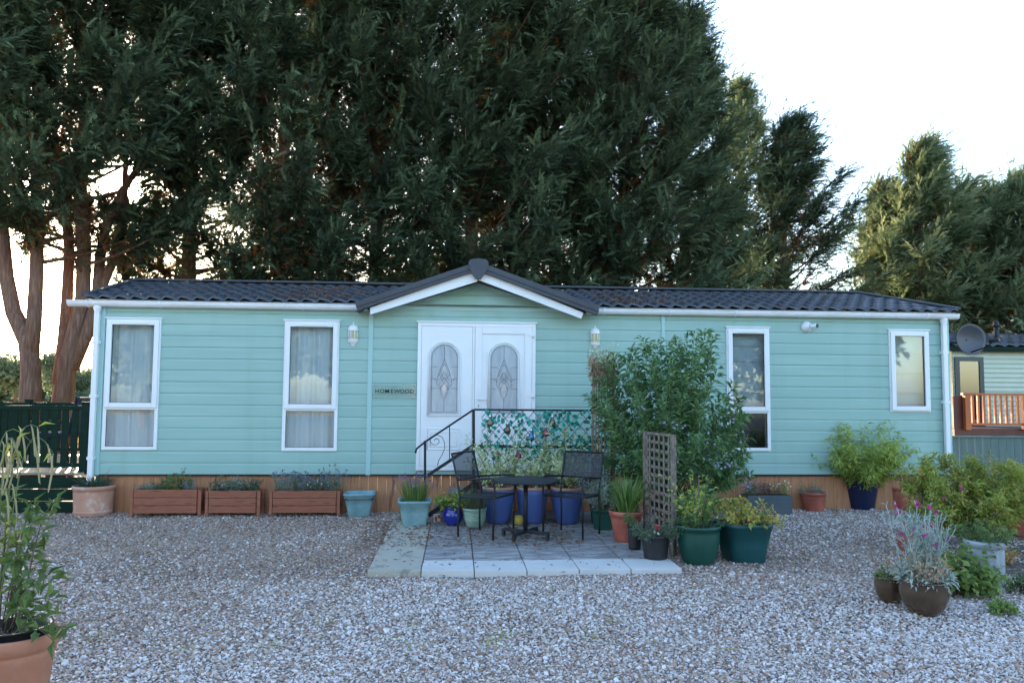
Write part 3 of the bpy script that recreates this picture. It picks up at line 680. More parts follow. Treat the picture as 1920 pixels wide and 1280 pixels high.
def conifer(label,x,y,H,Rm,z0,seed,nb=120,wind=(.38,-.05),mat='leyland',spr=78,tip=.85,name='cypress_tree',stems=None,shape=.55,lean=(0,0),dens=1.0,sl=.265,grp='tall cypress trees behind the home',noback=False):
    r=np.random.default_rng(seed)
    root=thing(name,label,'tree',(x,y,0),group=grp)
    tk=MB()
    for pts,rad in (stems or [([(0,0,-.1),(lean[0]*.3,0,H*.3),(lean[0]*.6,0,H*.6),(lean[0],lean[1],H*.95)],[.20,.15,.09,.02])]):
        tk.tube(pts,rad,10)
    # limbs
    P=[];D=[];Sc=[];Ti=[];Dead=[]
    wv=np.array([wind[0],wind[1],.15])
    for i in range(nb):
        u=(i+.5)/nb; u=u**.9
        zb=z0*.75+(H-z0*.75)*u*.96
        az=i*2.39996+r.uniform(-.5,.5)
        fz=(zb-z0*.75)/(H-z0*.75)
        # radius envelope: widest low, narrowing to the tip
        env=Rm*min(1.0,((1-fz)/.62))**shape*(.88+.12*min(1,fz/.12))
        Lb=env*r.uniform(.72,1.18)*(1+.22*(math.cos(az)*np.sign(wind[0])))
        el=R(8+48*fz**1.3+r.uniform(-10,10))
        d0=np.array([math.cos(az)*math.cos(el),math.sin(az)*math.cos(el),math.sin(el)])
        bx=lean[0]*zb/H
        p0=np.array([bx,lean[1]*zb/H,zb])
        k=9; pts=[p0]; d=d0.copy()
        for j in range(k):
            d=norm(d+np.array([0,0,.05])+wv*.06*(j/k)); pts.append(pts[-1]+d*Lb/k)
        pts=np.array(pts)
        tk.tube(pts[:-1],np.linspace(.032*(1-fz)+.012,.006,k),5)
        back=math.sin(az)>.35
        nsub=int((15+Lb*9)*dens*(.5 if back and noback else 1)); ns=11
        t=r.uniform(.10,1.0,nsub)**.72; t[:2]=1.0
        q=np.clip(t*k,0,k-1e-6); a=q.astype(int); p=pts[a]+(pts[a+1]-pts[a])*(q-a)[:,None]
        bd=norm(pts[a+1]-pts[a]); sw=.35+.55*fz
        dd=norm(bd*.95+r.normal(0,.50,(nsub,3))+np.array([0,0,.12])+wv*sw)
        pl=r.uniform(.5,1.05,nsub)*tip*(.75+.25*(1-fz)); pl[:2]*=1.35
        tt=(np.arange(ns)[None]+r.uniform(0,1,(nsub,ns)))/ns
        curl=(wv*.30)[None,None]*(tt**2*pl[:,None])[...,None]
        base=p[:,None]+dd[:,None]*(pl[:,None]*tt*.95)[...,None]+curl+r.normal(0,.05,(nsub,ns,3))*(1.15-tt*.8)[...,None]
        sd_=norm(dd[:,None]+r.normal(0,.42,(nsub,ns,3))+(wv*.7+np.array([0,0,-.12]))[None,None]*tt[...,None])
        m_=nsub*ns
        P.append(base.reshape(m_,3));D.append(sd_.reshape(m_,3));Sc.append((sl*r.uniform(.7,1.25,(nsub,ns))*(1.05-.35*tt)).ravel())
        tv=r.uniform(.0,.55,(nsub,1)); Ti.append(np.clip(tv+r.normal(0,.08,(nsub,ns))+.42*tt**1.5,0,1).ravel()); Dead.append(np.repeat(t<.36,ns))
    P=np.concatenate(P);D=np.concatenate(D);Sc=np.concatenate(Sc);Ti=np.concatenate(Ti);Dead=np.concatenate(Dead)
    tk.build('trunk',M['bark'],root,fix=False)
    # a real opening between the branches where the low sun shows through
    rel=P+np.array([x,y,0])-EY; al=rel@SD; off=np.linalg.norm(rel-al[:,None]*SD,axis=1); kp=~((off<.40*(1+.3*np.sin(P[:,2]*9)))&(r.uniform(0,1,len(P))<.97))
    P,D,Sc,Ti,Dead=P[kp],D[kp],Sc[kp],Ti[kp],Dead[kp]
    n=len(P); TOT.append(n); Nn=norm(r.normal(0,.42,(n,3))+np.array([0,-.25,1.]))
    Vs=[];Ts=[];Ms=[]
    w=r.integers(0,len(SPR),n)
    for q in range(len(SPR)):
        s_=w==q; V=instance(SPR[q],P[s_],D[s_],Nn[s_],Sc[s_]); kk=SPR[q].shape[0]
        Vs.append(V); Ts.append(np.repeat(Ti[s_],kk*3)); Ms.append(np.repeat(Dead[s_].astype(int)*(r.uniform(0,1,s_.sum())<.6),kk))
    V=np.concatenate(Vs); F=np.arange(len(V)).reshape(-1,3)
    npmesh('crown',V,F,[M[mat],M['deadtwig']],root,tint=np.concatenate(Ts),midx=np.concatenate(Ms))
    return root
def gx_(px,Y,py=740): return at(px,py,Y)[0]
T0=[
 # label, px, Y, H, R, z0, seed, kw
 ('tall dark cypress towering just right of the sunlit gap',345,16.6,13.5,2.6,2.6,11,dict(dens=1.35)),
 ('tall dark cypress rising above the window nearest the gable',520,15.8,14,2.6,2.4,12,{}),
 ('tall dark cypress rising above the left slope of the gable',700,16.4,13.6,2.6,2.4,13,{}),
 ('dark cypress standing in the second row behind the left gable slope',615,19.3,13.8,2.6,2.6,43,dict(nb=90)),
 ('dark cypress standing in the second row behind the gable peak',960,19.3,13.0,2.6,3.0,44,dict(nb=90)),
 ('tall dark cypress rising straight above the gable peak',880,16.0,13.2,2.5,2.5,14,{}),
 ('tall dark cypress rising above the right slope of the gable',1040,16.6,12.8,2.5,2.4,15,{}),
 ('dark cypress at the right end of the tall dense row, its top leaning right',1170,15.6,11.6,2.15,2.2,16,dict(shape=.62)),
 ('slim dark cypress showing behind the right end of the dense row',1285,17.2,10.2,1.15,3.6,17,dict(nb=70)),
 ('loose cypress with bare reddish stems and pale sunlit tip',1390,20.5,10.2,1.6,4.8,18,dict(mat='leylight',nb=60,dens=.7,tip=.7,shape=.8,stems=[([(0,0,-.1),(0,0,4),(.1,0,9)],[.13,.09,.02]),([(-.5,0,-.1),(-.9,.2,2.2),(-1.0,.3,5),(-.8,.3,7.5)],[.11,.09,.07,.03]),([(.2,0,1.2),(-.35,-.1,3.2),(-.25,0,6)],[.08,.06,.03]),([(-.6,0,1.4),(-1.5,.1,3.0),(-1.7,.1,4.2)],[.07,.05,.03])])),
 ('dark cypress with long windswept branches reaching right over the roof',1474,19,8.6,1.8,2.5,19,dict(nb=70,dens=.85,wind=(.9,-.05),shape=.75)),
 ('olive windswept cypress standing alone above the right roof hip',1730,19.5,8.3,2.1,2.3,20,dict(mat='leylight',wind=(.8,-.1),shape=1.0,nb=90,grp='olive windswept cypresses at the right')),
 ('short pointed olive cypress left of the windswept one',1655,20.5,7.3,1.5,2.3,21,dict(mat='leylight',wind=(.5,-.1),shape=.8,nb=55,grp='olive windswept cypresses at the right')),
 ('olive cypress behind the satellite dish',1832,20,7.0,1.8,2.2,22,dict(mat='leylight',wind=(.8,-.1),shape=.6,nb=60,grp='olive windswept cypresses at the right')),
 ('olive cypress behind the neighbouring caravan at the right edge',1925,18.5,7.0,2.2,2.2,23,dict(mat='leylight',wind=(.8,-.1),shape=.6,nb=70,grp='olive windswept cypresses at the right')),
]
for lab,px,Y,H,Rm,z0,seed,kw in T0:
    kw=dict(kw); kw.setdefault('noback',True)
    conifer(lab,gx_(px,Y),Y,H,Rm,z0,seed,**kw)
# the two cypresses with bare forked trunks at the left
def P_(px,py,Y,bx,by): p=at(px,py,Y); return (p[0]-bx,Y-by,p[2])
def stem(lst,Y,bx,by): return [P_(a,b,Y+c,bx,by) for a,b,c in lst]
Y1=14.2; b1=at(57,752,Y1)[0]
st1=[([(0,0,-.1)]+stem([(57,752,0),(58,690,0),(52,640,0),(25,585,0),(12,520,0),(5,440,0),(-10,330,0),(-20,100,0)],Y1,b1,Y1),[.22,.18,.16,.155,.13,.12,.11,.09,.04]),
     (stem([(56,660,0),(64,600,0),(68,520,0),(70,430,0),(66,300,0),(75,80,0)],Y1,b1,Y1),[.15,.125,.115,.10,.08,.04])]
conifer('leftmost cypress with a smooth forked pinkish trunk behind the green deck fence',b1,Y1,12.5,2.6,5.0,31,stems=st1,grp='forked cypresses at the left',nb=85,dens=1.4,wind=(.4,-.05),noback=True)
Y2=14.6; b2=at(118,755,Y2)[0]
st2=[([(0,0,-.1)]+stem([(118,752,0),(125,690,0),(140,630,0),(155,560,0),(158,470,0),(150,380,.2),(160,200,.3),(170,20,.3)],Y2,b2,Y2),[.23,.185,.165,.15,.13,.12,.11,.09,.04]),
     (stem([(135,690,0),(165,620,0),(182,560,0),(188,480,.2),(200,420,.2),(235,350,.3),(300,250,.5)],Y2,b2,Y2),[.12,.115,.10,.095,.085,.07,.03]),
     (stem([(112,720,0),(120,640,.1),(126,560,.2),(130,470,.3),(122,380,.3),(105,250,.3)],Y2,b2,Y2),[.14,.11,.10,.09,.08,.03]),
     (stem([(168,600,0),(215,480,.2),(232,400,.4),(240,200,.6)],Y2,b2,Y2),[.09,.08,.07,.03])]
conifer('broad cypress with a rough multi-stemmed trunk beside the left downpipe',b2,Y2,13,2.5,5.0,32,stems=st2,grp='forked cypresses at the left',nb=90,dens=1.4,wind=(.4,-.05),noback=True,lean=(.3,0))
# ---- broadleaf trees and hedge far beyond the field at the left
def leaf_T(fold=.12):
    b=np.array([0,0,0.]);t=np.array([1,0,-.1]);l=np.array([.42,.5,.08+fold]);r_=np.array([.42,-.5,.08+fold]);c=np.array([.45,0,.05])
    return np.array([[b,r_,c],[b,c,l],[l,c,t],[c,r_,t]])
def leaf_T2():   # two triangles, cheap
    b=np.array([0,0,0.]);t=np.array([1,0,-.1]);l=np.array([.42,.5,.1]);r_=np.array([.42,-.5,.1])
    return np.array([[b,r_,t],[b,t,l]])
def leaves(name,P,D,Nn,Ln,Wd,mat,parent,tint,T=None,rs=None):
    T=leaf_T() if T is None else T
    x=norm(D); y=norm(np.cross(Nn,x)); z=np.cross(x,y); V=T.reshape(-1,3)
    Ln=np.broadcast_to(Ln,(len(P),)); Wd=np.broadcast_to(Wd,(len(P),))
    o=P[:,None,:]+V[None,:,0:1]*x[:,None,:]*Ln[:,None,None]+V[None,:,1:2]*y[:,None,:]*Wd[:,None,None]+V[None,:,2:3]*z[:,None,:]*Ln[:,None,None]
    o=o.reshape(-1,3); F=np.arange(len(o)).reshape(-1,3)
    return npmesh(name,o,F,mat,parent,tint=np.repeat(tint,V.shape[0]))
M['fartree']=leafmat('far_tree_foliage',[(.09,.115,.075),(.15,.18,.10),(.22,.235,.13)],trans=.3,spec=0)  # leaf colours lightened to look sunlit
def fartree(label,x,y,H,Rc,seed,n=2600):
    r=np.random.default_rng(seed); t=thing('field_tree',label,'tree',(x,y,0),group='round trees beyond the field')
    b=MB(); b.tube([(0,0,-.1),(.1,0,H*.35),(0,.1,H*.7)],[H*.03,H*.022,H*.01],8); b.build('trunk',M['bark'],t)
    cl=r.normal(0,1,(26,3)); cl=norm(cl)*r.uniform(.35,1,(26,1))*np.array([Rc,Rc,H*.4])*.8+np.array([0,0,H*.58])
    k=r.integers(0,26,n); P=cl[k]+norm(r.normal(0,1,(n,3)))*Rc*.36*r.uniform(.5,1.05,(n,1)); P[:,2]=np.maximum(P[:,2],.3)
    D=norm(r.normal(0,1,(n,3)))
    leaves('crown',P,D,norm(r.normal(0,1,(n,3))),Rc*.13,Rc*.09,M['fartree'],t,np.clip(.2+.5*(k/26)+r.normal(0,.15,n),0,1),T=leaf_T2())
fr_=[(-12,85,6.6,3.6),(28,90,5.4,2.8),(78,120,6.5,3.6),(100,80,7.6,2.2),(150,110,5.2,3.0),(180,115,6,3.4),(-90,70,9,4),(215,105,6.5,4)]
labs=['large round field tree at the left edge behind the forked trunk','round field tree at the foot of the left forked trunk','hazy field tree between the two left trunks','taller field tree just left of the rough trunk','low field tree right of the rough trunk','field tree beside the left downpipe','field tree just beyond the left edge','field tree hidden behind the home corner']
for (px,Y,H,Rc),l in zip(fr_[:6],labs): fartree(l,at(px,740,Y)[0],Y,H,Rc,int(px+200))
r=np.random.default_rng(4)
n=9000; X=r.uniform(-75,10,n); Yh=108+r.normal(0,1.2,n); P=np.stack([X,Yh,r.uniform(0,1,n)**.8*(2.0+.7*np.sin(X*.3)+.5*np.sin(X*.9))],1)
put(leaves('far_hedge',P,norm(r.normal(0,1,(n,3))),norm(r.normal(0,1,(n,3))),1.0,.7,M['fartree'],None,r.uniform(0,.8,n),T=leaf_T2()),'long dark hedge line beyond the dry field','hedge',kind='stuff')
# dry grass in the field
n=26000; X=r.uniform(-42,-6,n); Yg=16+r.uniform(0,1,n)**1.5*50; hgt=r.uniform(.15,.5,n)
P=np.stack([X,Yg,np.full(n,-.03)],1); D=np.stack([r.normal(0,.25,n),r.normal(0,.2,n),np.ones(n)],1)
M['drygrass']=leafmat('dry_grass',[(.20,.17,.07),(.38,.28,.13),(.50,.38,.20)],trans=.35)
put(leaves('field_grass',P,D,norm(r.normal(0,1,(n,3))*np.array([1,1,.1])),hgt,.07,M['drygrass'],None,r.uniform(0,1,n),T=leaf_T2()),'pale dry grass standing in the field behind the deck','grass',kind='stuff')
# ================================================================ PLANT TOOLS
def mk(name,cols,**k): M[name]=leafmat(name,cols,**k); return M[name]
mk('leaf_green',[(.05,.09,.035),(.09,.15,.05),(.15,.22,.08)],trans=.3)
mk('leaf_fresh',[(.10,.16,.045),(.17,.25,.07),(.26,.34,.10)],trans=.35)
mk('leaf_solanum',[(.06,.12,.06),(.13,.23,.10),(.24,.36,.13)],trans=.28)
mk('leaf_lime',[(.16,.22,.05),(.30,.36,.09),(.42,.46,.14)],trans=.35)
mk('leaf_grey',[(.13,.17,.13),(.22,.27,.22),(.33,.38,.33)],trans=.2)
mk('leaf_silver',[(.24,.31,.27),(.36,.43,.39),(.52,.57,.53)],trans=.15)
mk('leaf_autumn',[(.14,.19,.05),(.28,.32,.08),(.42,.38,.10),(.46,.24,.09),(.38,.12,.06)],trans=.3)
mk('leaf_rose',[(.19,.25,.11),(.33,.40,.18),(.66,.70,.46),(.40,.44,.20),(.28,.17,.10)],trans=.3)
mk('leaf_rosemary',[(.045,.08,.05),(.08,.12,.075),(.13,.17,.11)],trans=.15)
mk('leaf_purple',[(.10,.03,.06),(.18,.06,.10),(.10,.10,.05)],trans=.2)
mk('leaf_dry',[(.20,.13,.08),(.36,.25,.15),(.52,.42,.28)],trans=.25)
mk('bamboo_leaf',[(.16,.22,.05),(.34,.42,.11),(.58,.62,.24)],trans=.35)
mk('strap_leaf',[(.06,.12,.035),(.13,.22,.06),(.24,.34,.10)],trans=.3)
mk('ivy_teal',[(.0,.12,.09),(.01,.24,.19),(.05,.42,.34)],trans=.25,rough=.35,spec=.4)
mk('lavender_flower',[(.12,.08,.28),(.22,.15,.42)],trans=.2)
mk('mauve_flower',[(.34,.30,.52),(.50,.46,.66)],trans=.3)
mk('chive_flower',[(.20,.12,.24),(.38,.25,.42)],trans=.2)
mk('magenta_flower',[(.45,.02,.22),(.65,.05,.35)],trans=.3)
mk('white_flower',[(.7,.7,.66),(.85,.85,.8)],trans=.3)
mk('red_flower',[(.55,.02,.03),(.7,.05,.08)],trans=.2)
M['stem_green']=pm('green_stem',(.10,.14,.05),(.16,.19,.08),rough=.7)
M['stem_brown']=pm('woody_stem',(.10,.065,.045),(.17,.12,.085),scale=20,rough=.85)
M['stem_grey']=pm('grey_bark',(.20,.18,.18),(.34,.31,.30),scale=15,rough=.85)
def smooth_n(P): return P
def stems_of(r,n,h,spread,r0,z0,lean=(0,0),curve=.5,k=7,hv=.25):
    out=[]
    for i in range(n):
        az=r.uniform(0,2*PI); q=math.sqrt(r.uniform(0,1)); b=np.array([r0*q*math.cos(az),r0*q*math.sin(az),z0])
        tilt=spread*q*r.uniform(.6,1.2); H=h*r.uniform(1-hv,1.0+hv*.3)*(1-.22*q)
        d=np.array([math.cos(az)*tilt+lean[0],math.sin(az)*tilt+lean[1],1.]); d/=np.linalg.norm(d)
        pts=[b]; c=np.array([math.cos(az),math.sin(az),0])*curve*tilt
        for j in range(k):
            d=norm(d+c/k+r.normal(0,.05,3)); pts.append(pts[-1]+d*H/k)
        out.append(np.array(pts))
    return out
def along(pts,t):
    k=len(pts)-1; q=np.clip(t*k,0,k-1e-6); a=q.astype(int); f=(q-a)[:,None]
    return pts[a]+(pts[a+1]-pts[a])*f, norm(pts[a+1]-pts[a])
def plant(root,seed,n=12,h=.4,spread=.6,r0=.08,z0=0,L=.05,Wd=.02,per=24,mat='leaf_green',start=.25,stem='stem_green',sr=.004,curve=.5,up=.45,lean=(0,0),T=None,side=.03,stems=None,hv=.25,tipf=1.0,name='foliage',drop=0.,jit=.5,sname='stem'):
    r=np.random.default_rng(seed); st=stems or stems_of(r,n,h,spread,r0,z0,lean,curve,hv=hv)
    mb=MB()
    for p in st: mb.tube(p,np.linspace(sr,sr*.4,len(p)),5)
    P=[];D=[]
    for p in st:
        t=start+(1-start)*r.uniform(0,1,per)**(1/tipf); t[-1]=1.
        q,d=along(p,t); o=norm(r.normal(0,1,(per,3))); o=norm(o-(o*d).sum(1,keepdims=True)*d)
        dd=norm(o+d*up+np.array([0,0,-drop])+r.normal(0,jit*.3,(per,3)))
        P.append(q+o*side*r.uniform(0,1,(per,1))); D.append(dd)
    P=np.concatenate(P);D=np.concatenate(D); n_=len(P)
    if stem: mb.build('stem' if len(st)==1 else 'stems',M[stem],root,fix=False)
    leaves(name,P,D,norm(r.normal(0,.45,(n_,3))+np.array([0,0,1.])),L*r.uniform(.6,1.25,n_),Wd*r.uniform(.7,1.2,n_),M[mat],root,np.clip(r.uniform(.05,.95,n_)*.6+.4*r.uniform(0,1)+r.normal(0,.1,n_),0,1),T=T)
    return st
def blades(root,seed,n,h,w_,r0,z0,spread,mat,droop=.5,name='foliage',hv=.35,seg=6):
    r=np.random.default_rng(seed); az=r.uniform(0,2*PI,n); q=np.sqrt(r.uniform(0,1,n)); H=h*r.uniform(1-hv,1.05,n)
    b=np.stack([r0*q*np.cos(az),r0*q*np.sin(az),np.full(n,z0)],1); o=np.stack([np.cos(az),np.sin(az),np.zeros(n)],1)
    o=norm(o+r.normal(0,.35,(n,3))*np.array([1,1,0])); s=np.stack([-o[:,1],o[:,0],np.zeros(n)],1)
    sp=spread*(.25+.75*q)*r.uniform(.6,1.2,n); V=[]
    for j in range(seg+1):
        t=j/seg; c=b+o*(H*sp*(t*.5+droop*t*t))[:,None]+np.array([0,0,1.])*(H*(t-droop*.45*sp*t**2.4))[:,None]
        ww=w_*(1-t**2.2)*.5+.0004; V+= [c-s*ww,c+s*ww]
    V=np.stack(V,1).reshape(-1,3); K=2*(seg+1); base=np.arange(n)[:,None]*K
    F=np.concatenate([base+np.array([2*j,2*j+1,2*j+3,2*j+2]) for j in range(seg)])
    return npmesh(name,V,F,M[mat],root,tint=np.repeat(r.uniform(0,1,n),K),smooth=True)
def blobs(root,name,pts,rad,mat,seed,n=14,flat=.6,asone=None):
    """small flower heads: little bursts of petals"""
    r=np.random.default_rng(seed); pts=np.asarray(pts); m=len(pts)
    P=np.repeat(pts,n,0); D=norm(r.normal(0,1,(m*n,3))+np.array([0,0,.3])); rr=rad*r.uniform(.7,1.2,m*n)
    return leaves(name,P,D,norm(r.normal(0,1,(m*n,3))),rr,rr*flat,M[mat],root,r.uniform(0,1,m*n),T=leaf_T2())
def soil(root,r_,z,sq=False,ratio=1.):
    b=MB()
    if sq: b.box(-r_,r_,-r_*ratio,r_*ratio,z-.02,z)
    else: b.lathe([(0,z),(r_*.5,z+.008),(r_,z-.004)],20)
    b.build('soil',M['soil'],root)
def roundpot(root,rt,rb,h,mat,rim=.03,ro=.008,band=None,belly=0,n=36,base=True,foot=0,fn=None,rimmat=None,swell=None):
    b=MB(); pr=[(0,.004),(rb-.006,.0),(rb,.006)]
    N_=9
    for i in range(1,N_):
        t=i/N_; z=t*(h-rim); r_=rb+(rt-ro-rb)*t+belly*math.sin(PI*t)
        pr.append((r_,z))
        if band and abs(t-band)<.06: pr+= [(r_,z+.001),(r_+.006,z+.004),(r_+.006,z+.014),(r_,z+.017)]
    r1=rt-ro
    if rimmat is None:
        pr+=[(r1,h-rim),(rt,h-rim+.003),(rt+.002,h-.006),(rt-.002,h),(rt-.012,h),(rt-.015,h-.01),(rt-.02,h-.07),(rb*.9,h-.09)]
        b.lathe(pr,n,fn=fn); b.build('pot',M[mat],root)
    else:
        pr+=[(r1,h-rim),(rt-.02,h-rim),(rt-.024,h-.07)]
        b.lathe(pr,n,fn=fn); o=b.build('pot',M[mat],root)
        c=MB(); c.lathe([(r1-.004,h-rim),(rt,h-rim+.004),(rt+.006,h-rim*.5),(rt,h-.002),(rt-.012,h),(rt-.02,h-.008),(rt-.022,h-.05)],n); c.build('rim',M[rimmat],root)
    soil(root,rt-.016,h-.035)
def sqpot(root,rt,rb,h,mat,ratio=1.,e=.25,rim=.03):
    b=MB(); b.sqlathe([(.001,.003),(rb,.0),(rb+.002,.004),(rb+(rt-rb)*.8*.5,(h-rim)*.5),(rt-.012,h-rim-.03),(rt-.006,h-rim-.026),(rt-.006,h-rim),(rt,h-rim+.002),(rt+.003,h-.004),(rt-.002,h),(rt-.014,h),(rt-.02,h-.01),(rt-.03,h-.08)],6,e,0,ratio,True)
    o=b.build('pot',M[mat],root); return o
def spot(px,py,rb_px,Z=0.):
    p=gnd(px,py,Z); Y=p[1]; rb=rb_px*mpp(Y); Y2=Y+rb; x=p[0]*Y2/Y
    return (x,Y2,Z),mpp(Y2)
M['terracotta']=pm('terracotta',(.42,.17,.10),(.50,.24,.16),scale=7,rough=.8,c3=(.46,.20,.125),bump=.0012,bscale=60)
M['terraold']=pm('weathered_terracotta',(.46,.22,.15),(.60,.42,.34),scale=5,rough=.85,c3=(.50,.27,.19),bump=.003,bscale=25)
M['terraplastic']=pm('terracotta_plastic',(.30,.07,.045),(.44,.13,.09),scale=6,rough=.45)
M['teal']=pm('pale_teal_plastic',(.14,.27,.29),(.24,.39,.41),scale=6,rough=.5)
M['tealdark']=pm('dark_teal_plastic',(.006,.060,.065),(.012,.08,.085),scale=4,rough=.4)
M['green']=pm('deep_green_plastic',(.006,.055,.042),(.01,.075,.055),scale=4,rough=.42)
M['cobalt']=pm('cobalt_glaze',(.008,.015,.20),(.015,.03,.30),scale=5,rough=.12,coat=.6)
M['blueglaze']=pm('blue_glaze',(.05,.09,.27),(.07,.12,.33),scale=3,rough=.35,stretch=(1,1,.4))
M['navy']=pm('navy_plastic',(.008,.012,.045),(.012,.018,.06),scale=4,rough=.35)
M['blackpl']=pm('black_plastic',(.012,.012,.014),(.02,.02,.022),scale=6,rough=.45)
M['celadon']=pm('pale_green_glaze',(.20,.30,.24),(.30,.42,.34),scale=3,rough=.3,stretch=(1,1,8))
M['brownglaze']=pm('brown_glaze',(.055,.032,.018),(.10,.06,.035),scale=5,rough=.16,coat=.5)
M['greyurn']=pm('blue_grey_plastic',(.30,.35,.40),(.36,.41,.46),scale=4,rough=.5)
M['yellow']=pm('yellow_glaze',(.45,.30,.05),(.55,.40,.08),rough=.4)
M['oldwood']=pm('weathered_grey_wood',(.10,.08,.065),(.24,.20,.17),scale=6,rough=.9,stretch=(2,2,2),bump=.003,bscale=40)
M['greentimber']=pm('dark_green_timber',(.004,.017,.011),(.007,.027,.017),scale=4,rough=.75,spec=.15,stretch=(1,1,4))
GP='potted plants along the front of the home'; GA='potted plants around the patio'; GR_='pots in the right hand border'
# ---- terracotta pot by the downpipe
(loc,s)=spot(174,969,31); t=thing('potted_plant','weathered terracotta pot with low spiky plant at the foot of the left downpipe','potted plant',loc,group=GP)
roundpot(t,35*s,31*s,52*s,'terraold',rim=.05,ro=.012,band=.12,n=40)
blades(t,1,150,.20,.012,.15,52*s-.04,1.3,'leaf_rosemary',droop=.5)
plant(t,2,n=6,h=.42,spread=1.1,r0=.05,z0=52*s-.04,L=.018,Wd=.008,per=8,mat='leaf_dry',start=.6,stem='stem_brown',sr=.003,sname='dry_stems',name='dry_leaves')
# ---- wooden planters
def planter(x0p,x1p,ztp,lab,plants,seed):
    Y=10.08; x0=at(x0p,940,Y)[0]; x1=at(x1p,940,Y)[0]; zt=at(x0p,ztp,Y)[2]; wd=x1-x0; d=.27
    t=thing('planter_box',lab,'wooden planter',((x0+x1)/2,Y+d/2,0),group='slatted wooden planters under the windows')
    for sy in (-1,1):
        b=MB(); n=3; hh=(zt-.05)/n
        for i in range(n): 
            z0_=.05+i*hh
            for q in range(5): b.box(-wd/2,wd/2,sy*d/2-.013,sy*d/2+.013,z0_+.003+q*(hh-.006)/5,z0_+.003+(q+.66)*(hh-.006)/5)
            b.box(-wd/2,wd/2,sy*d/2-.008,sy*d/2+.008,z0_+.003,z0_+hh-.004)
        b.build('side_panel',M['planter'],t)
    for sx in (-1,1):
        b=MB(); n=3
        for i in range(n): b.box(sx*wd/2-.011 if sx>0 else -wd/2-.011,sx*wd/2+.011 if sx>0 else -wd/2+.011,-d/2+.012,d/2-.012,.05+i*hh+.003,.05+(i+1)*hh-.004)
        b.build('end_panel',M['planter'],t)
        for sy in (-1,1):
            b=MB(); px_=sx*(wd/2+.03); b.box(px_-.018,px_+.018,sy*(d/2-.02)-.018,sy*(d/2-.02)+.018,0,zt-.01); b.build('corner_post',M['planter'],t)
    b=MB(); b.box(-wd/2+.01,wd/2-.01,-d/2+.012,d/2-.012,.06,zt-.03); b.build('soil',M['soil'],t)
    for k,(fx,hh_,sp,n,L_,W_,mt,kw) in enumerate(plants):
        kw=dict(kw); fl=kw.pop('flower',None); r=np.random.default_rng(seed*10+k)
        st=stems_of(r,n,hh_,sp,.07,zt-.04,hv=.35)
        for p in st: p[:,0]+=fx*wd/2+r.normal(0,.03)
        plant(t,seed*10+k,stems=st,L=L_,Wd=W_,per=kw.pop('per',26),mat=mt,start=.1,sr=.0025,side=.015,**kw)
        if fl: blobs(t,'flowers',[p[-1]+np.array([0,0,.0]) for p in st]+[p[-1]-np.array([0,0,.012]) for p in st],.014,fl,seed,n=8)
planter(251,369,917,'slatted wooden planter with sparse herbs, longest gap from the others at left',[(-.7,.13,.8,16,.035,.008,'leaf_grey',{}),(-.15,.24,.7,10,.035,.018,'leaf_green',{}),(.3,.28,.6,14,.04,.018,'leaf_green',{}),(.75,.16,.8,14,.03,.006,'leaf_grey',dict(flower='lavender_flower'))],3)
planter(392,480,919,'short slatted wooden planter filled with small leaved thyme, middle of three',[(-.6,.22,.7,22,.03,.014,'leaf_rosemary',{}),(0,.24,.7,24,.03,.014,'leaf_grey',{}),(.6,.20,.8,22,.03,.014,'leaf_rosemary',{})],4)
planter(512,630,919,'slatted wooden planter crowded with flowering lavender beside the empty teal pot',[(-.75,.30,.5,22,.04,.007,'leaf_grey',dict(flower='lavender_flower')),(-.3,.30,.5,30,.04,.006,'leaf_grey',dict(flower='lavender_flower')),(.1,.22,.8,24,.04,.006,'leaf_grey',dict(flower='lavender_flower')),(.45,.20,.8,16,.03,.01,'leaf_rosemary',dict(flower='white_flower')),(.85,.36,.45,30,.035,.007,'leaf_grey',dict(flower='lavender_flower'))],5)
# ---- teal square pots
(loc,s)=spot(674,968,20); t=thing('square_pot','empty pale teal square plastic pot right of the lavender planter','plant pot',loc,rz=.06,group=GP)
sqpot(t,28*s,19*s,41*s,'teal'); soil(t,26*s,33*s,True)
(loc,s)=spot(777,986,22,.05); t=thing('potted_plant','pale teal square pot of purple flowering chives on the patio corner','potted plant',loc,rz=.05,group=GA)
sqpot(t,30*s,21*s,45*s,'teal'); soil(t,27*s,38*s,True)
blades(t,6,260,.30,.006,.13,.24,.55,'strap_leaf',droop=.25)
st=stems_of(np.random.default_rng(8),42,.38,.45,.13,.24,hv=.3); mb=MB()
for p in st: mb.tube(p,.0018,4)
mb.build('flower_stems',M['stem_green'],t,fix=False); blobs(t,'flowers',[p[-1] for p in st],.019,'chive_flower',3,n=16)
# ---- small cobalt pot, ribbed pot
(loc,s)=spot(849,986,14,.045); t=thing('potted_plant','small round cobalt glazed pot with lime green leafy plant behind the left chair','potted plant',loc,group=GA)
roundpot(t,16*s,11*s,33*s,'cobalt',rim=.018,ro=.004,belly=.035)
plant(t,11,n=26,h=.26,spread=1.3,r0=.06,z0=.17,L=.055,Wd=.035,per=14,mat='leaf_lime',start=.3,drop=.3)
(loc,s)=spot(890,990,15,.045); t=thing('potted_plant','pale green ribbed pot with rosemary behind the left chair','potted plant',loc,group=GA)
roundpot(t,22*s,14*s,35*s,'celadon',rim=.025,ro=.006,band=.5,belly=.01)
plant(t,12,n=26,h=.30,spread=.9,r0=.08,z0=.19,L=.03,Wd=.005,per=60,mat='leaf_rosemary',start=.05,sr=.003)
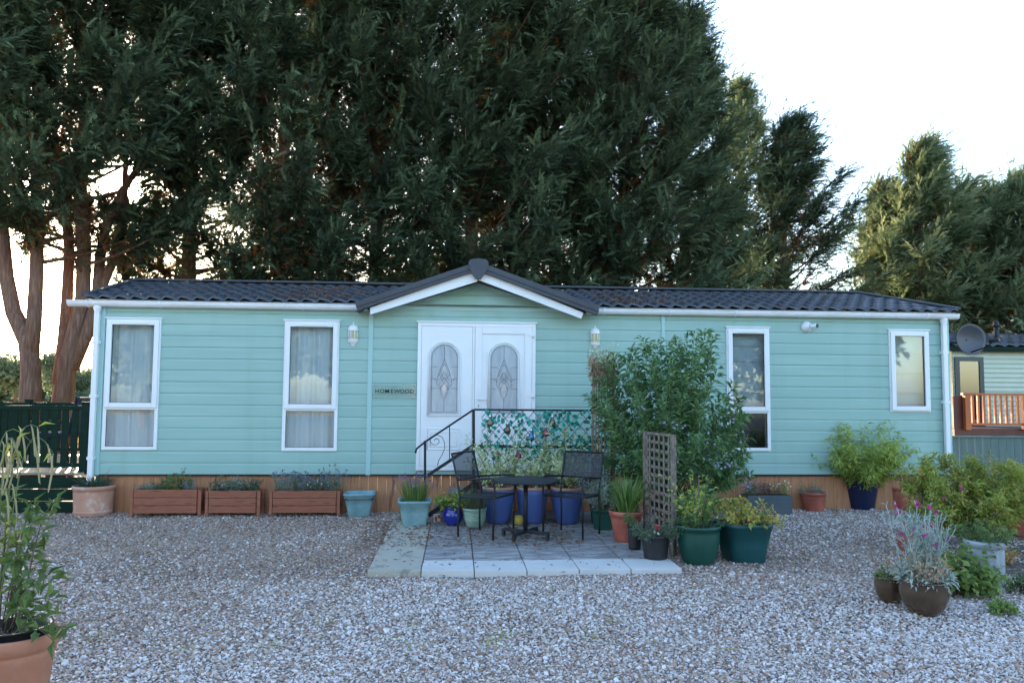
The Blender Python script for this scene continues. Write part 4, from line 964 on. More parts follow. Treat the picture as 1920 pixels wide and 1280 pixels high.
# ---- three tall blue pots
for i,(cx,tw,lab) in enumerate(((934,59,'tall blue pot with terracotta rim and rose bush, leftmost of three'),(997,57,'tall blue pot with terracotta rim and bushy rose, behind the table pedestal'),(1063,62,'tall blue pot with terracotta rim and rose bush, rightmost of three'))):
    (loc,s)=spot(cx,983,21,.045); t=thing('potted_rose',lab,'potted rose',loc,group='tall blue glazed pots of roses')
    roundpot(t,tw/2*s,20*s,67*s,'blueglaze',rim=.035,ro=.0,belly=.012,rimmat='terraold')
    z0=67*s-.04
    plant(t,20+i,n=26,h=(.78,.62,.78)[i],spread=.75,r0=.08,z0=z0,L=.05,Wd=.032,per=40,mat='leaf_rose',start=.15,stem='stem_brown',sr=.004,side=.05,hv=.4,lean=((-.05,0),(0,0),(.05,0))[i])
# ---- little yellow pot, seed packet
(loc,s)=spot(972,985,8,.045); t=thing('small_pot','tiny yellow glazed pot between the left and middle tall blue pots','plant pot',loc,group=GA); roundpot(t,8*s,7*s,17*s,'yellow',rim=.01,ro=.002,belly=.01)
(loc,s)=spot(819,979,5,.045); t=thing('plant_food_box','small white carton with red print standing beside the cobalt pot','carton',loc,rz=.3)
b=MB(); b.box(-.038,.038,-.02,.02,0,.095); b.build('carton',pm('white_card',(.7,.7,.7),rough=.7),t,bevel=.002)
b=MB(); b.box(-.032,-.002,-.0215,-.0205,.012,.07); b.box(.004,.034,-.0215,-.0205,.045,.085); b.build('red_print',pm('red_print',(.5,.04,.03),(.6,.15,.05),scale=40),t)
# ---- dark green pot with silver plant, terracotta pot with strap leaves
(loc,s)=spot(1131,994,16,.045); t=thing('potted_plant','dark green pot with silvery leaved plant behind the right chair','potted plant',loc,group=GA)
roundpot(t,23*s,17*s,38*s,'green',rim=.03,ro=.006)
plant(t,30,n=26,h=.58,spread=.75,r0=.07,z0=.2,L=.06,Wd=.012,per=34,mat='leaf_silver',start=.15,stem='stem_grey',sr=.003,side=.02,lean=(.15,-.05))
blades(t,31,60,.35,.006,.08,.2,.8,'strap_leaf',droop=.4,name='grass_blades')
(loc,s)=spot(1174,1018,21,.045); t=thing('potted_plant','terracotta coloured pot of upright strap leaves left of the wooden lattice','potted plant',loc,group=GA)
roundpot(t,32*s,21*s,57*s,'terraplastic',rim=.05,ro=.010)
blades(t,32,150,.46,.017,.10,.26,.85,'strap_leaf',droop=.35)
# ---- black pots
(loc,s)=spot(1190,1031,11,.045); t=thing('potted_plant','small black plastic pot tucked beside the lattice','potted plant',loc,group=GA)
roundpot(t,14*s,11*s,46*s,'blackpl',rim=.02,ro=.004); plant(t,33,n=14,h=.16,spread=1.,r0=.04,z0=.22,L=.03,Wd=.014,per=14,mat='leaf_green')
(loc,s)=spot(1229,1051,20,.045); t=thing('potted_plant','black pot with trailing plant and one red bloom on the patio corner','potted plant',loc,group=GA)
roundpot(t,27*s,21*s,45*s,'blackpl',rim=.03,ro=.004)
st=plant(t,34,n=34,h=.24,spread=1.5,r0=.09,z0=.18,L=.034,Wd=.016,per=22,mat='leaf_rosemary',start=.15,drop=.2)
plant(t,35,n=9,h=.42,spread=.6,r0=.07,z0=.18,L=.03,Wd=.01,per=9,mat='leaf_dry',start=.4,stem='stem_brown',sr=.002,name='dry_leaves')
blobs(t,'red_flower',[(-.01,-.10,.30)],.032,'red_flower',2,n=26); blobs(t,'white_flower',[(-.04,-.12,.26),(.0,-.13,.25)],.018,'white_flower',3,n=12)
# ---- wooden lattice
Yn,Yf=7.45,8.10; pn=at(1266,1045,Yn); pf=at(1209,1000,Yf); zt=1.17
ll=math.hypot(pf[0]-pn[0],Yf-Yn); ang=math.atan2(Yf-Yn,pf[0]-pn[0])
t=thing('lattice_screen','weathered grey wooden lattice screen standing on edge beside the big leafy shrub','lattice screen',(pn[0],Yn,0),rz=ang)
for (a,b_,z0,z1) in ((0,.045,0,zt+.01),(ll-.045,ll,0,zt+.01)):
    b=MB(); b.box(a,b_,-.02,.02,z0,z1); b.build('post',M['oldwood'],t,bevel=.003)
b=MB(); z=.06
while z<zt: b.box(.0,ll,-.006,0.0,z,z+.030); z+=.084
x=.10
while x<ll-.06: b.box(x,x+.026,.0015,.0075,.02,zt-.01); x+=.105
b.build('slats',M['oldwood'],t)
# ---- big shrub with mauve flowers
bx=at(1258,900,8.85)[0]; t=thing('flowering_shrub','tall leafy shrub with mauve flowers spilling around the lattice screen','shrub',(bx,8.85,0))
roundpot(t,.24,.18,.36,'blackpl',rim=.03,ro=.006)
r=np.random.default_rng(77); ST=[]
tops=[(1180,650,-.1),(1205,635,0),(1232,640,.1),(1262,650,0),(1290,630,.05),(1303,625,0),(1322,622,.1),(1337,628,-.1),(1150,665,.2),(1180,690,-.3),(1220,670,-.35),(1260,680,-.4),(1300,670,-.35),(1345,690,-.2),(1375,720,-.1),(1388,745,0),(1395,780,.1),(1385,830,-.2),(1360,760,-.3),(1330,720,-.4),(1140,700,.1),(1120,730,-.1),(1105,740,.1),(1130,760,-.3),(1160,780,-.4),(1145,820,-.2),(1170,860,-.3),(1200,740,-.45),(1240,750,-.5),(1280,740,-.5),(1320,790,-.5),(1350,830,-.5),(1390,870,-.3),(1375,900,-.4),(1340,880,-.55),(1300,820,-.55),(1270,800,-.5),(1190,800,-.45),(1385,800,.2),(1250,640,.3),(1200,700,.3),(1300,700,.3),(1350,740,.3),(1150,740,.3),(1130,800,.1),(1400,850,-.1),(1310,760,-.5),(1230,790,-.45),(1335,650,.05),(1270,635,.0),(1215,650,-.1),(1190,665,.05)]
for (px,py,dy) in tops+[(a+r.normal(0,22),b_+abs(r.normal(0,30))+12,c+r.normal(0,.12)) for a,b_,c in tops]:
    Y=8.85+dy*1.1; p=at(px,py,Y)-np.array([bx,8.85,0]); b0=np.array([r.normal(0,.07),r.normal(0,.07),.3])
    n=9; tt=np.linspace(0,1,n)[:,None]; mid=np.array([p[0]*.55,p[1]*.55,.3+(p[2]-.3)*.55]); hgt=.12
    q=(1-tt)**2*b0+2*(1-tt)*tt*(mid*np.array([1.15,1.15,1])+np.array([0,0,.05]))+tt**2*p; ST.append(q)
plant(t,78,stems=ST,L=.10,Wd=.031,per=96,mat='leaf_solanum',start=.30,stem='stem_green',sr=.006,side=.03,up=.55,tipf=1.25,jit=.8)
fl=[]
for (px,py,dy) in [(1205,760,-.5),(1262,795,-.75),(1280,800,-.7),(1350,795,-.4),(1287,822,-.75),(1385,810,-.3),(1272,858,-.7),(1265,800,-.6),(1335,865,-.75),(1345,870,-.75),(1362,868,-.7),(1372,872,-.6),(1397,885,-.4),(1395,905,-.4),(1240,795,-.7),(1390,830,-.3),(1220,735,-.6),(1330,830,-.75),(1376,790,-.3),(1355,880,-.7)]:
    p=at(px,py,8.75+dy)-np.array([bx,8.85,0])
    for k in range(2): fl.append(p+r.normal(0,.022,3))
blobs(t,'flowers',fl,.019,'mauve_flower',5,n=9,flat=.7)
# ---- wicker obelisk with dried climber
ox=at(1131,760,9.25)[0]; t=thing('willow_obelisk','willow obelisk wrapped in dried brown climber beside the right lantern','plant support',(ox,9.25,0))
zt=at(1131,672,9.25)[2]; b=MB(); r=np.random.default_rng(9)
roundpot(t,.17,.13,.28,'blackpl')
for i in range(22):
    a=2*PI*i/22; b.tube([(.14*math.cos(a),.14*math.sin(a),.2),(.135*math.cos(a+.1),.135*math.sin(a+.1),zt*.6),(.125*math.cos(a+.05),.125*math.sin(a+.05),zt-r.uniform(0,.07))],.006,5)
b.build('canes',pm('tan_willow',(.20,.14,.09),(.36,.27,.18),scale=9,rough=.85),t,fix=False)
b=MB()
for z in np.arange(.5,zt-.05,.17):
    b.tube([(.142*math.cos(a),.142*math.sin(a),z+.02*math.sin(2*a)) for a in np.linspace(0,2*PI,20)],.007,5)
b.build('hoops',M['stem_brown'],t,fix=False)
plant(t,40,stems=[np.array([(.14*math.cos(a+j*.5),.14*math.sin(a+j*.5),z+j*.05) for j in range(5)]) for a,z in zip(r.uniform(0,6.3,46),zt-.22+r.uniform(-.25,.12,46))],L=.05,Wd=.024,per=16,mat='leaf_dry',start=0,stem='stem_brown',sr=.003,side=.05,name='dried_climber')
plant(t,41,stems=[np.array([(.14*math.cos(a+j*.5),.14*math.sin(a+j*.5),z+j*.06) for j in range(5)]) for a,z in zip(r.uniform(0,6.3,16),zt-.12+r.uniform(-.1,.06,16))],L=.045,Wd=.022,per=12,mat='leaf_rose',start=0,stem=None,side=.06,name='green_foliage')
# ---- pots in front of the lattice
(loc,s)=spot(1306,1040,28); t=thing('potted_plant','wide black pot of strap leaves half hidden behind the green round pot','potted plant',loc,group=GA)
roundpot(t,37*s,28*s,56*s,'navy',rim=.035,ro=.006); blades(t,50,150,.42,.016,.14,.25,.85,'strap_leaf',droop=.35)
(loc,s)=spot(1310,1063,28); t=thing('potted_shrub','deep green round pot with swag moulding and a spindly yellow leaved shrub','potted plant',loc,group=GA)
roundpot(t,42*s,27*s,73*s,'green',rim=.035,ro=.014,belly=.02,n=48)
b=MB()
for k in range(6):
    a0=k*PI/3
    b.tube([(math.cos(a0+u*PI/3)*(.169+.004),math.sin(a0+u*PI/3)*(.169+.004),.225-.05*math.sin(u*PI)) for u in np.linspace(0,1,9)],.005,6)
b.build('swag',M['green'],t,fix=False)
st=stems_of(np.random.default_rng(3),9,.62,.45,.03,.3,hv=.5)
plant(t,51,stems=st,L=.05,Wd=.03,per=22,mat='leaf_lime',start=.25,stem='stem_brown',sr=.006,side=.06)
plant(t,57,n=16,h=.22,spread=1.3,r0=.1,z0=.3,L=.05,Wd=.03,per=14,mat='leaf_green',name='low_leaves')
b=MB(); b.tube([(0,0,.25),(.0,0,.5),(.01,.0,.78)],[.011,.009,.005],7); b.build('main_stem',M['stem_brown'],t)
(loc,s)=spot(1394,1057,34); t=thing('potted_shrub','dark teal rounded square pot with yellow and red leaved shrub','potted plant',loc,rz=.12,group=GA)
sqpot(t,46*s,33*s,72*s,'tealdark',e=.5,rim=.035); soil(t,.19,.31,False)
plant(t,52,n=34,h=.34,spread=1.4,r0=.13,z0=.3,L=.052,Wd=.032,per=20,mat='leaf_autumn',start=.25,stem='stem_brown',sr=.004,side=.03,lean=(.12,0))
# ---- trough
Y=10.02; x0,x1=at(1402,935,Y)[0],at(1485,935,Y)[0]; wd=x1-x0
t=thing('heather_trough','dark slate grey ribbed trough planted with purple and white heather','trough',((x0+x1)/2,Y+.12,0),group=GP)
b=MB(); h_=.25
for q in range(9): b.box(-wd/2-.002*(q%2),wd/2+.002*(q%2),-.12-.003*(q%2),.12,.01+q*h_/9,.01+(q+1)*h_/9-.001)
b.build('trough',pm('slate_plastic',(.06,.085,.10),(.08,.105,.12),rough=.55),t)
b=MB(); b.box(-wd/2+.015,wd/2-.015,-.1,.1,h_-.01,h_+.014); b.build('soil',M['soil'],t)
for k,(fx,mt,fw) in enumerate(((-.75,'leaf_green','mauve_flower'),(-.45,'leaf_grey','mauve_flower'),(.05,'leaf_purple',None),(.35,'leaf_purple',None),(.75,'leaf_lime','white_flower'))):
    r=np.random.default_rng(60+k); st=stems_of(r,16,.20,.8,.05,h_,hv=.3)
    for p in st: p[:,0]+=fx*wd/2
    plant(t,60+k,stems=st,L=.025,Wd=.010,per=18,mat=mt,start=.1,sr=.002)
    if fw: blobs(t,'flowers',[p[-1] for p in st],.016,fw,k,n=10)
# ---- pots to the right along the wall
(loc,s)=spot(1526,961,18); t=thing('potted_plant','small terracotta pot with straggly succulent, left of the bamboo','potted plant',loc,group=GP)
roundpot(t,23*s,17*s,37*s,'terraplastic',rim=.04,ro=.008)
plant(t,70,n=30,h=.15,spread=1.3,r0=.1,z0=.22,L=.025,Wd=.012,per=12,mat='leaf_grey',start=.2); plant(t,71,n=7,h=.26,spread=1.5,r0=.06,z0=.22,L=.04,Wd=.006,per=8,mat='leaf_dry',stem='stem_brown',sr=.002,name='dry_leaves')
(loc,s)=spot(1613,957,25); t=thing('potted_bamboo','large navy blue pot of bushy yellow green bamboo','potted bamboo',loc,group=GP)
roundpot(t,35*s,25*s,54*s,'navy',rim=.04,ro=.012)
r=np.random.default_rng(81); st=stems_of(r,140,1.0,.72,.14,.30,curve=1.0,hv=.4)
plant(t,81,stems=st,L=.085,Wd=.015,per=100,mat='bamboo_leaf',start=.12,stem='stem_green',sr=.0028,side=.05,drop=.45,T=leaf_T2())
st=stems_of(r,18,1.12,.85,.11,.33,curve=.8,hv=.25)
plant(t,82,stems=st,L=.06,Wd=.009,per=30,mat='bamboo_leaf',start=.5,stem='stem_green',sr=.0028,side=.03,T=leaf_T2(),name='tall_shoots')
(loc,s)=spot(1681,955,20); t=thing('potted_plant','red plastic pot with thin bronze stemmed plant, right of the bamboo','potted plant',loc,group=GP)
roundpot(t,26*s,20*s,42*s,'terraplastic',rim=.04,ro=.008,belly=.01)
plant(t,72,n=12,h=.36,spread=.7,r0=.08,z0=.26,L=.035,Wd=.016,per=16,mat='leaf_purple',stem='stem_brown',sr=.003); plant(t,73,n=4,h=.62,spread=.35,r0=.05,z0=.26,L=.03,Wd=.016,per=14,mat='leaf_purple',stem='stem_brown',sr=.003,name='tall_leaves')
(loc,s)=spot(1752,958,22); t=thing('potted_plant','dark blue green pot with grey twiggy plant at the foot of the right downpipe','potted plant',loc,group=GP)
roundpot(t,30*s,22*s,44*s,'tealdark',rim=.04,ro=.01); plant(t,74,n=44,h=.42,spread=1.0,r0=.12,z0=.27,L=.022,Wd=.010,per=22,mat='leaf_grey',stem='stem_brown',sr=.0025)
# ---- two bleached stones
for i,(px,py,lab) in enumerate(((1631,956,'pale rounded stone beside the navy pot'),(1641,953,'flat grey stone lying just right of the pale rounded one'))):
    p=gnd(px,py); b=MB(); r_=random.Random(i)
    b.lathe([(0,-.02),(.05,-.01),(.062,.012),(.045,.035),(0,.045)],14,sx=1.1,sy=.8,fn=lambda a,z:1+.12*math.sin(2*a+i)+.08*math.sin(3*a)); o=b.build('stone',pm('pale_stone',(.5,.5,.5),(.35,.35,.36),scale=20,rough=.8) if not i else bpy.data.materials['pale_stone']); o.location=(p[0],p[1],0); put(o,lab,'stone')
# ================================================================ RIGHT BORDER
M['bedsoil']=pm('border_soil',(.06,.045,.035),(.20,.17,.15),scale=22,rough=.95,c3=(.10,.075,.06),bump=.02,bscale=35)
V=[];bc=at(1985,1060,7.0); n=40
ring=[(bc[0]+.2+(1.35+.15*math.sin(3*a))*math.cos(a)*1.2,7.3+(1.9+.2*math.sin(2*a+1))*math.sin(a),0) for a in np.linspace(0,2*PI,n,endpoint=False)]
b=MB(); b.add([(bc[0]+.2,7.3,.02)]+[(x,y,-.02) for x,y,_ in ring]+[(bc[0]+.2+(x-bc[0]-.2)*.6,7.3+(y-7.3)*.6,.016) for x,y,_ in ring],
 [(1+i,1+(i+1)%n,1+n+(i+1)%n,1+n+i) for i in range(n)]+[(0,1+n+i,1+n+(i+1)%n) for i in range(n)],0,True); put(b.build('border_soil',M['bedsoil']),kind='structure')
# brown bowls
def bowl(t,r_,h): 
    b=MB(); b.lathe([(0,.0),(r_*.55,0),(r_*.6,.006),(r_*.82,h*.25),(r_*.98,h*.55),(r_,h*.75),(r_*.95,h*.90),(r_*.97,h*.93),(r_*1.02,h*.95),(r_*1.0,h),(r_*.9,h),(r_*.86,h*.9),(r_*.85,h*.7)],40); b.build('pot',M['brownglaze'],t); soil(t,r_*.87,h*.86)
(loc,s)=spot(1734,1157,27); t=thing('potted_plant','large brown glazed bowl of silvery stems with magenta flowers','potted plant',loc,group=GR_)
bowl(t,45*s,65*s); r=np.random.default_rng(91); H=65*s
ST=[];tip=[]
for (px,py) in [(1680,950),(1702,955),(1662,948),(1668,1005),(1720,945),(1735,955),(1744,950),(1755,960),(1770,965),(1780,985),(1700,985),(1715,990),(1738,985),(1725,975),(1760,1000),(1775,1010),(1790,990),(1690,1030),(1712,1010),(1750,1020),(1730,1020),(1685,960),(1765,960),(1748,985),(1708,970),(1690,1000)]:
    Y=loc[1]+r.normal(0,.10); p=at(px,py,Y)-np.array(loc); b0=np.array([p[0]*.3+r.normal(0,.03),r.normal(0,.05),H-.03]); n=8
    tt=np.linspace(0,1,n)[:,None]; q=b0+(p-b0)*tt+r.normal(0,.006,(n,3)); q[:,2]+=.0; ST.append(q); tip.append(p)
    for k in range(3):
        i=r.integers(3,6); e=q[i]+np.array([r.normal(0,.05),r.normal(0,.04),r.uniform(.05,.12)]); ST.append(np.array([q[i],(q[i]+e)/2+r.normal(0,.005,3),e]))
        if r.uniform()<.25: tip.append(e)
plant(t,91,stems=ST,L=.045,Wd=.012,per=7,mat='leaf_silver',start=.1,stem=None,side=.004,up=1.2)
mb=MB()
for p in ST: mb.tube(p,np.linspace(.0035,.002,len(p)),5)
mb.build('stems',pm('silver_stem',(.42,.48,.46),rough=.8),t,fix=False)
for i in range(0,len(tip),3): blobs(t,'flower_head',[tip[i]],.022,'magenta_flower',6+i,n=16)
plant(t,92,n=34,h=.15,spread=.8,r0=.12,z0=H-.04,L=.06,Wd=.02,per=12,mat='leaf_silver',start=.1,stem=None,name='base_leaves')
plant(t,93,n=40,h=.26,spread=.7,r0=.11,z0=H-.04,L=.05,Wd=.018,per=9,mat='leaf_dry',start=.2,stem='stem_brown',sr=.002,name='dead_leaves')
(loc,s)=spot(1669,1133,17); t=thing('potted_plant','small brown glazed bowl with low sprigs left of the larger bowl','potted plant',loc,group=GR_)
bowl(t,28*s,50*s); plant(t,94,n=26,h=.11,spread=1.3,r0=.06,z0=.17,L=.02,Wd=.01,per=14,mat='leaf_fresh',name='low_sprigs'); plant(t,95,n=14,h=.28,spread=.6,r0=.06,z0=.17,L=.012,Wd=.005,per=14,mat='leaf_dry',stem='stem_brown',sr=.0015)
# terracotta pot behind
(loc,s)=spot(1703,1046,14); t=thing('terracotta_pot','small terracotta pot half hidden behind the silvery stems','plant pot',loc,group=GR_); roundpot(t,20*s,14*s,38*s,'terraplastic',rim=.03)
# geranium leaved clump
bx,by=at(1797,1125,6.1)[0],6.1; t=thing('cranesbill_clump','spreading clump of lobed green leaves beside the larger brown bowl','plant',(bx,by,0))
leafL=leaf_T(.05)
st=stems_of(np.random.default_rng(97),110,.38,.85,.13,.0,curve=1.2,hv=.5)
plant(t,97,stems=st,L=.062,Wd=.055,per=9,mat='leaf_fresh',start=.55,stem='stem_green',sr=.0025,side=.03,up=.1)
plant(t,98,n=50,h=.2,spread=1.5,r0=.15,z0=0,L=.05,Wd=.04,per=10,mat='leaf_green',start=.3,name='low_leaves')
# tall fluted grey planter
(loc,s)=spot(1850,1112,29); t=thing('fluted_planter','tall fluted blue grey planter behind the lobed leaves','plant pot',loc,group=GR_)
b=MB(); rt=35*s; H=.40
b.lathe([(0,0),(rt*.82,0),(rt*.84,.01),(rt*.84,H-.07)],96,fn=lambda a,z:1+(.09*abs(math.sin(a*7)) if z>.005 else 0)); b.lathe([(rt*.84,H-.07),(rt*.98,H-.05),(rt*1.06,H-.03),(rt*1.08,H-.012),(rt*1.04,H),(rt*.94,H),(rt*.9,H-.03),(rt*.88,H-.1)],48); b.build('pot',M['greyurn'],t); soil(t,rt*.9,H-.06)
plant(t,99,n=26,h=.26,spread=.9,r0=.10,z0=H-.07,L=.05,Wd=.03,per=12,mat='leaf_green')
# big yellow-green shrub with grey branches
bx,by=at(1824,1000,7.5)[0],7.5; t=thing('border_shrub','broad yellow green shrub with bare grey branches in the right border','shrub',(bx,by,0))
r=np.random.default_rng(101); b=MB(); main=[]
for (px,py,dy) in [(1812,905,0),(1760,925,-.2),(1735,900,0),(1700,905,.1),(1715,945,-.2),(1870,930,.1),(1900,900,0),(1850,890,.2),(1780,880,.3),(1905,950,-.2),(1870,960,-.4),(1760,960,-.3),(1940,930,.0),(1820,870,.3),(1880,880,.4),(1950,890,.3),(1740,880,.3)]:
    p=at(px,py,by+dy)-np.array([bx,by,0]); q=np.array([np.array([0,0,0]),np.array([p[0]*.15,p[1]*.2,.28]),p*np.array([.55,.55,.72]),p]); q[1:3]+=r.normal(0,.02,(2,3)); main.append(q)
    b.tube(q,[.020,.015,.009,.003],6)
b.build('branches',M['stem_grey'],t,fix=False)
tw=[]
for q in main:
    for k in range(26):
        tt=r.uniform(.35,1.0); p,d=along(q,np.array([tt])); dd=norm(d[0]+r.normal(0,.8,3)+np.array([0,0,.4])); L_=r.uniform(.10,.26); tw.append(np.array([p[0],p[0]+dd*L_*.5,p[0]+dd*L_]))
plant(t,102,stems=tw,L=.050,Wd=.021,per=22,mat='leaf_autumn',start=.1,stem='stem_brown',sr=.002,side=.03)
plant(t,103,stems=tw[::2],L=.050,Wd=.021,per=40,mat='leaf_lime',start=.1,stem=None,side=.05,name='young_leaves')
blobs(t,'flowers',[at(a,b_,7.1)-np.array([bx,by,0]) for a,b_ in ((1803,915),(1870,990),(1770,935),(1712,1000))],.02,'magenta_flower',7,n=14)
# other border plants
(loc,s)=spot(1918,1010,26); t=thing('potted_plant','terracotta coloured pot of bushy green leaves at the right edge','potted plant',loc,group=GR_)
roundpot(t,32*s,24*s,48*s,'terraplastic',rim=.05,ro=.01); plant(t,105,n=44,h=.5,spread=.9,r0=.13,z0=.26,L=.06,Wd=.03,per=26,mat='leaf_fresh')
for i,(px,py,h,mt,lab) in enumerate(((1868,1060,.22,'leaf_autumn','low reddish plant in the right border behind the fluted planter'),(1905,1110,.16,'leaf_green','low green weed tuft on the right edge of the border'),(1880,890,.9,'leaf_fresh','tall bright green shrub behind the right border against the boarded fence'),(1790,900,.75,'leaf_dry','dry brown stemmed plant beside the right corner of the home'),(1868,1150,.10,'leaf_fresh','tiny green weed in the gravel below the border'))):
    Y=gnd(px,py)[1] if py>1000 else 9.3; x=at(px,900,Y)[0]; t=thing('border_plant',lab,'plant',(x,Y,0),group='loose plants in the right border')
    plant(t,110+i,n=40 if h>.5 else 14,h=h,spread=1.,r0=.14 if h>.5 else .06,z0=0,L=.05 if h>.3 else .03,Wd=.022,per=26,mat=mt,start=.2,stem='stem_brown' if mt!='leaf_fresh' else 'stem_green')
# ================================================================ LEFT FOREGROUND POT
x,y=at(24,1180,3.95)[0],3.95; t=thing('foreground_pot_plant','large terracotta pot of broad leaved shrub and dangling seed pods at the left edge','potted plant',(x,y,0))
H=EYE-(1155-735)*mpp(3.95); r_=.20
b=MB(); b.lathe([(0,0),(r_*.72,0),(r_*.74,.01),(r_*.90,H-.11),(r_*.92,H-.105),(r_*.93,H-.085),(r_*.93,H-.07),(r_*1.0,H-.066),(r_*1.01,H-.01),(r_*.99,H),(r_*.93,H),(r_*.91,H-.05),(r_*.8,H-.2)],56); b.build('pot',M['terracotta'],t)
b=MB(); b.lathe([(r_*.5,H-.2),(r_*.80,H-.02),(r_*.82,H+.022),(r_*.85,H+.024),(r_*.85,H+.03),(r_*.78,H+.03),(r_*.76,H-.02)],48); b.build('inner_pot',M['blackpl'],t)
soil(t,r_*.77,H+.0)
def fpt(px,py,Y=3.95): return at(px,py,Y)-np.array([x,y,0])
r=np.random.default_rng(120); st=[]
for (px,py,dy) in [(75,950,0),(60,985,-.1),(110,945,.1),(40,1000,.1),(90,1075,-.15),(105,1090,-.1),(110,1130,-.05),(120,1180,-.12),(30,1050,-.1),(60,1040,.1),(10,960,0),(90,1000,.12),(20,930,.1),(55,1110,-.2),(100,1200,-.18),(60,1160,-.22)]:
    p=fpt(px,py,3.95+dy); b0=np.array([r.normal(0,.04)-.02,r.normal(0,.04),H]); n=7; tt=np.linspace(0,1,n)[:,None]
    ctrl=np.array([p[0]*.35+b0[0]*.5,p[1]*.4,max(p[2],H)+.08]); st.append((1-tt)**2*b0+2*(1-tt)*tt*ctrl+tt**2*p)
plant(t,121,stems=st,L=.085,Wd=.037,per=15,mat='leaf_green',start=.25,stem='stem_brown',sr=.004,side=.01,up=.35,drop=.15)
# pod plant arching out of the same pot
ar=[];pods=[]
for k,(px,py,ex,ey) in enumerate([(20,790,70,800),(40,770,100,850),(0,800,30,830),(-20,760,60,830),(-40,790,20,870),(-60,850,10,920)]):
    a=fpt(px,py,3.9); e=fpt(ex,ey,3.85); b0=np.array([-.08,.0,H]); n=12; tt=np.linspace(0,1,n)[:,None]
    q=(1-tt)**3*b0+3*(1-tt)**2*tt*(a*np.array([.8,.8,.75]))+3*(1-tt)*tt**2*(a+np.array([0,0,.06]))+tt**3*e; ar.append(q)
    for j in range(3,12,1):
        if r.uniform()<.75 and j>4: pods.append(q[j])
mb=MB()
for q in ar: mb.tube(q,np.linspace(.004,.0015,len(q)),6)
mb.build('arching_stems',M['stem_green'],t,fix=False)
M['pod']=pm('seed_pod',(.26,.28,.11),(.42,.34,.20),scale=9,rough=.6)
mb=MB()
for p in pods:
    L_=r.uniform(.12,.24); dx=r.normal(0,.03); q=[p,p+np.array([dx*.4,0,-L_*.12]),p+np.array([dx*.8,.01,-L_*.55]),p+np.array([dx*1.3,.0,-L_*.95]),p+np.array([dx*1.5,0,-L_])]
    mb.tube(q,[.001,.0035,.0048,.0035,.0008],6)
mb.build('seed_pods',M['pod'],t,fix=False)
plant(t,123,stems=ar[:3],L=.07,Wd=.012,per=6,mat='leaf_lime',start=.1,stem=None,name='narrow_leaves')
# ================================================================ LANDING, RAILING
YP=9.47; PZ=.53
lx0=at(888,840,YP)[0]; lx1=at(1150,840,YP)[0]
t=thing('entrance_steps','timber landing with side steps and black handrail in front of the doors','steps',(lx0,YP,0),world=True)
b=MB(); yy_=YP+.01
while yy_<YF-.12: b.box(lx0-.0,lx1,yy_,yy_+.115,PZ-.03,PZ); yy_+=.12
b.build('landing_deck',M['oldwood'],t)
b=MB(); b.box(lx0-.01,lx1,YP-.01,YP+.025,PZ-.115,PZ-.032); b.build('edge_beam',M['blackmetal'],t)
for x in (lx0+.02,(lx0+lx1)/2,lx1-.03):
    for y in (YP+.04,YF-.2):
        b=MB(); b.box(x-.03,x+.03,y-.03,y+.03,0,PZ-.032); b.build('support_post',M['oldwood'],t)
sx0=at(803,966,YP)[0]
for k in range(2):
    b=MB(); u=(k+1)/3; x_=lx0+(sx0-lx0)*u; b.box(x_-.12,x_+.12,YP+.02,YF-.2,PZ*(1-u)-.03,PZ*(1-u)); b.build('tread',M['oldwood'],t)
def rp(px,py): p=at(px,py,YP); return (p[0],YP,p[2])
def seg(name,a,b_,w_,h_): q=MB(); q.bar(rp(*a),rp(*b_),w_,h_); return q.build(name,M['blackmetal'],t,bevel=.002)
seg('stringer',(888,907),(803,966),.03,.055)
seg('post',(888,767),(888,980),.035,.035); seg('post',(797,826),(797,968),.03,.03)
x_,_,zr=rp(888,768)
q=MB(); q.tube([rp(779,849),rp(781,841),rp(797,828),(x_-.01,YP,zr-.004),(x_+.02,YP,zr+.002),(lx1-.05,YP,zr+.0)],.012,8,smooth=True); q.build('handrail',M['blackmetal'],t)
seg('mid_rail',(888,836),(1150,838),.026,.038); seg('sloping_rail',(888,834),(797,894),.026,.038)
seg('post',(1148,768),(1148,980),.035,.035)
seg('baluster',(843,799),(843,861),.012,.012)
q=MB(); pts=[]
for a in np.linspace(0,1,26):
    th=a*2.6*PI; rr=2+11*a; pts.append((817-rr*math.cos(th)*1.0,826-rr*math.sin(th)*.9))
c=[(833,828),(834,840),(829,852),(823,862),(820,873)]
q.tube([rp(*p) for p in pts[:-3]],.0045,6); q.tube([rp(812,818),rp(820,815),rp(829,819)]+[rp(*p) for p in c],.0045,6); q.build('scroll',M['blackmetal'],t)
# ================================================================ IVY TRELLIS
YT=YP-.035
def tp(px,py): p=at(px,py,YT); return (p[0],YT,p[2])
x0=tp(903,800)[0]; x1=tp(1160,800)[0]; z1=tp(1000,770)[2]; z0=tp(1000,862)[2]
t=thing('ivy_trellis','expanding willow trellis with artificial teal ivy leaves tied to the railing','trellis',(x0,YT,z0),world=True)
b=MB(); H=z1-z0; st_=.142; n=int((x1-x0+H*.85)/st_)+1
for sgn in (1,-1):
    for i in range(-8,n+8):
        xa=x0+i*st_; 
        # line from (xa,z0) to (xa+sgn*H*.85,z1), clipped
        def P(u): return xa+sgn*H*.85*u
        us=[u for u in np.linspace(0,1,41) if x0<=P(u)<=x1]
        if len(us)<2: continue
        r=random.Random(i*7+sgn); w=[(P(u)+.006*math.sin(u*9+i),YT-.004*sgn,z0+H*u) for u in (us[0],(us[0]+us[-1])/2,us[-1])]
        b.tube(w,.0045,5)
b.build('lattice',pm('purple_willow',(.12,.06,.055),(.20,.11,.09),rough=.8),t,fix=False)
r=np.random.default_rng(200); n=430
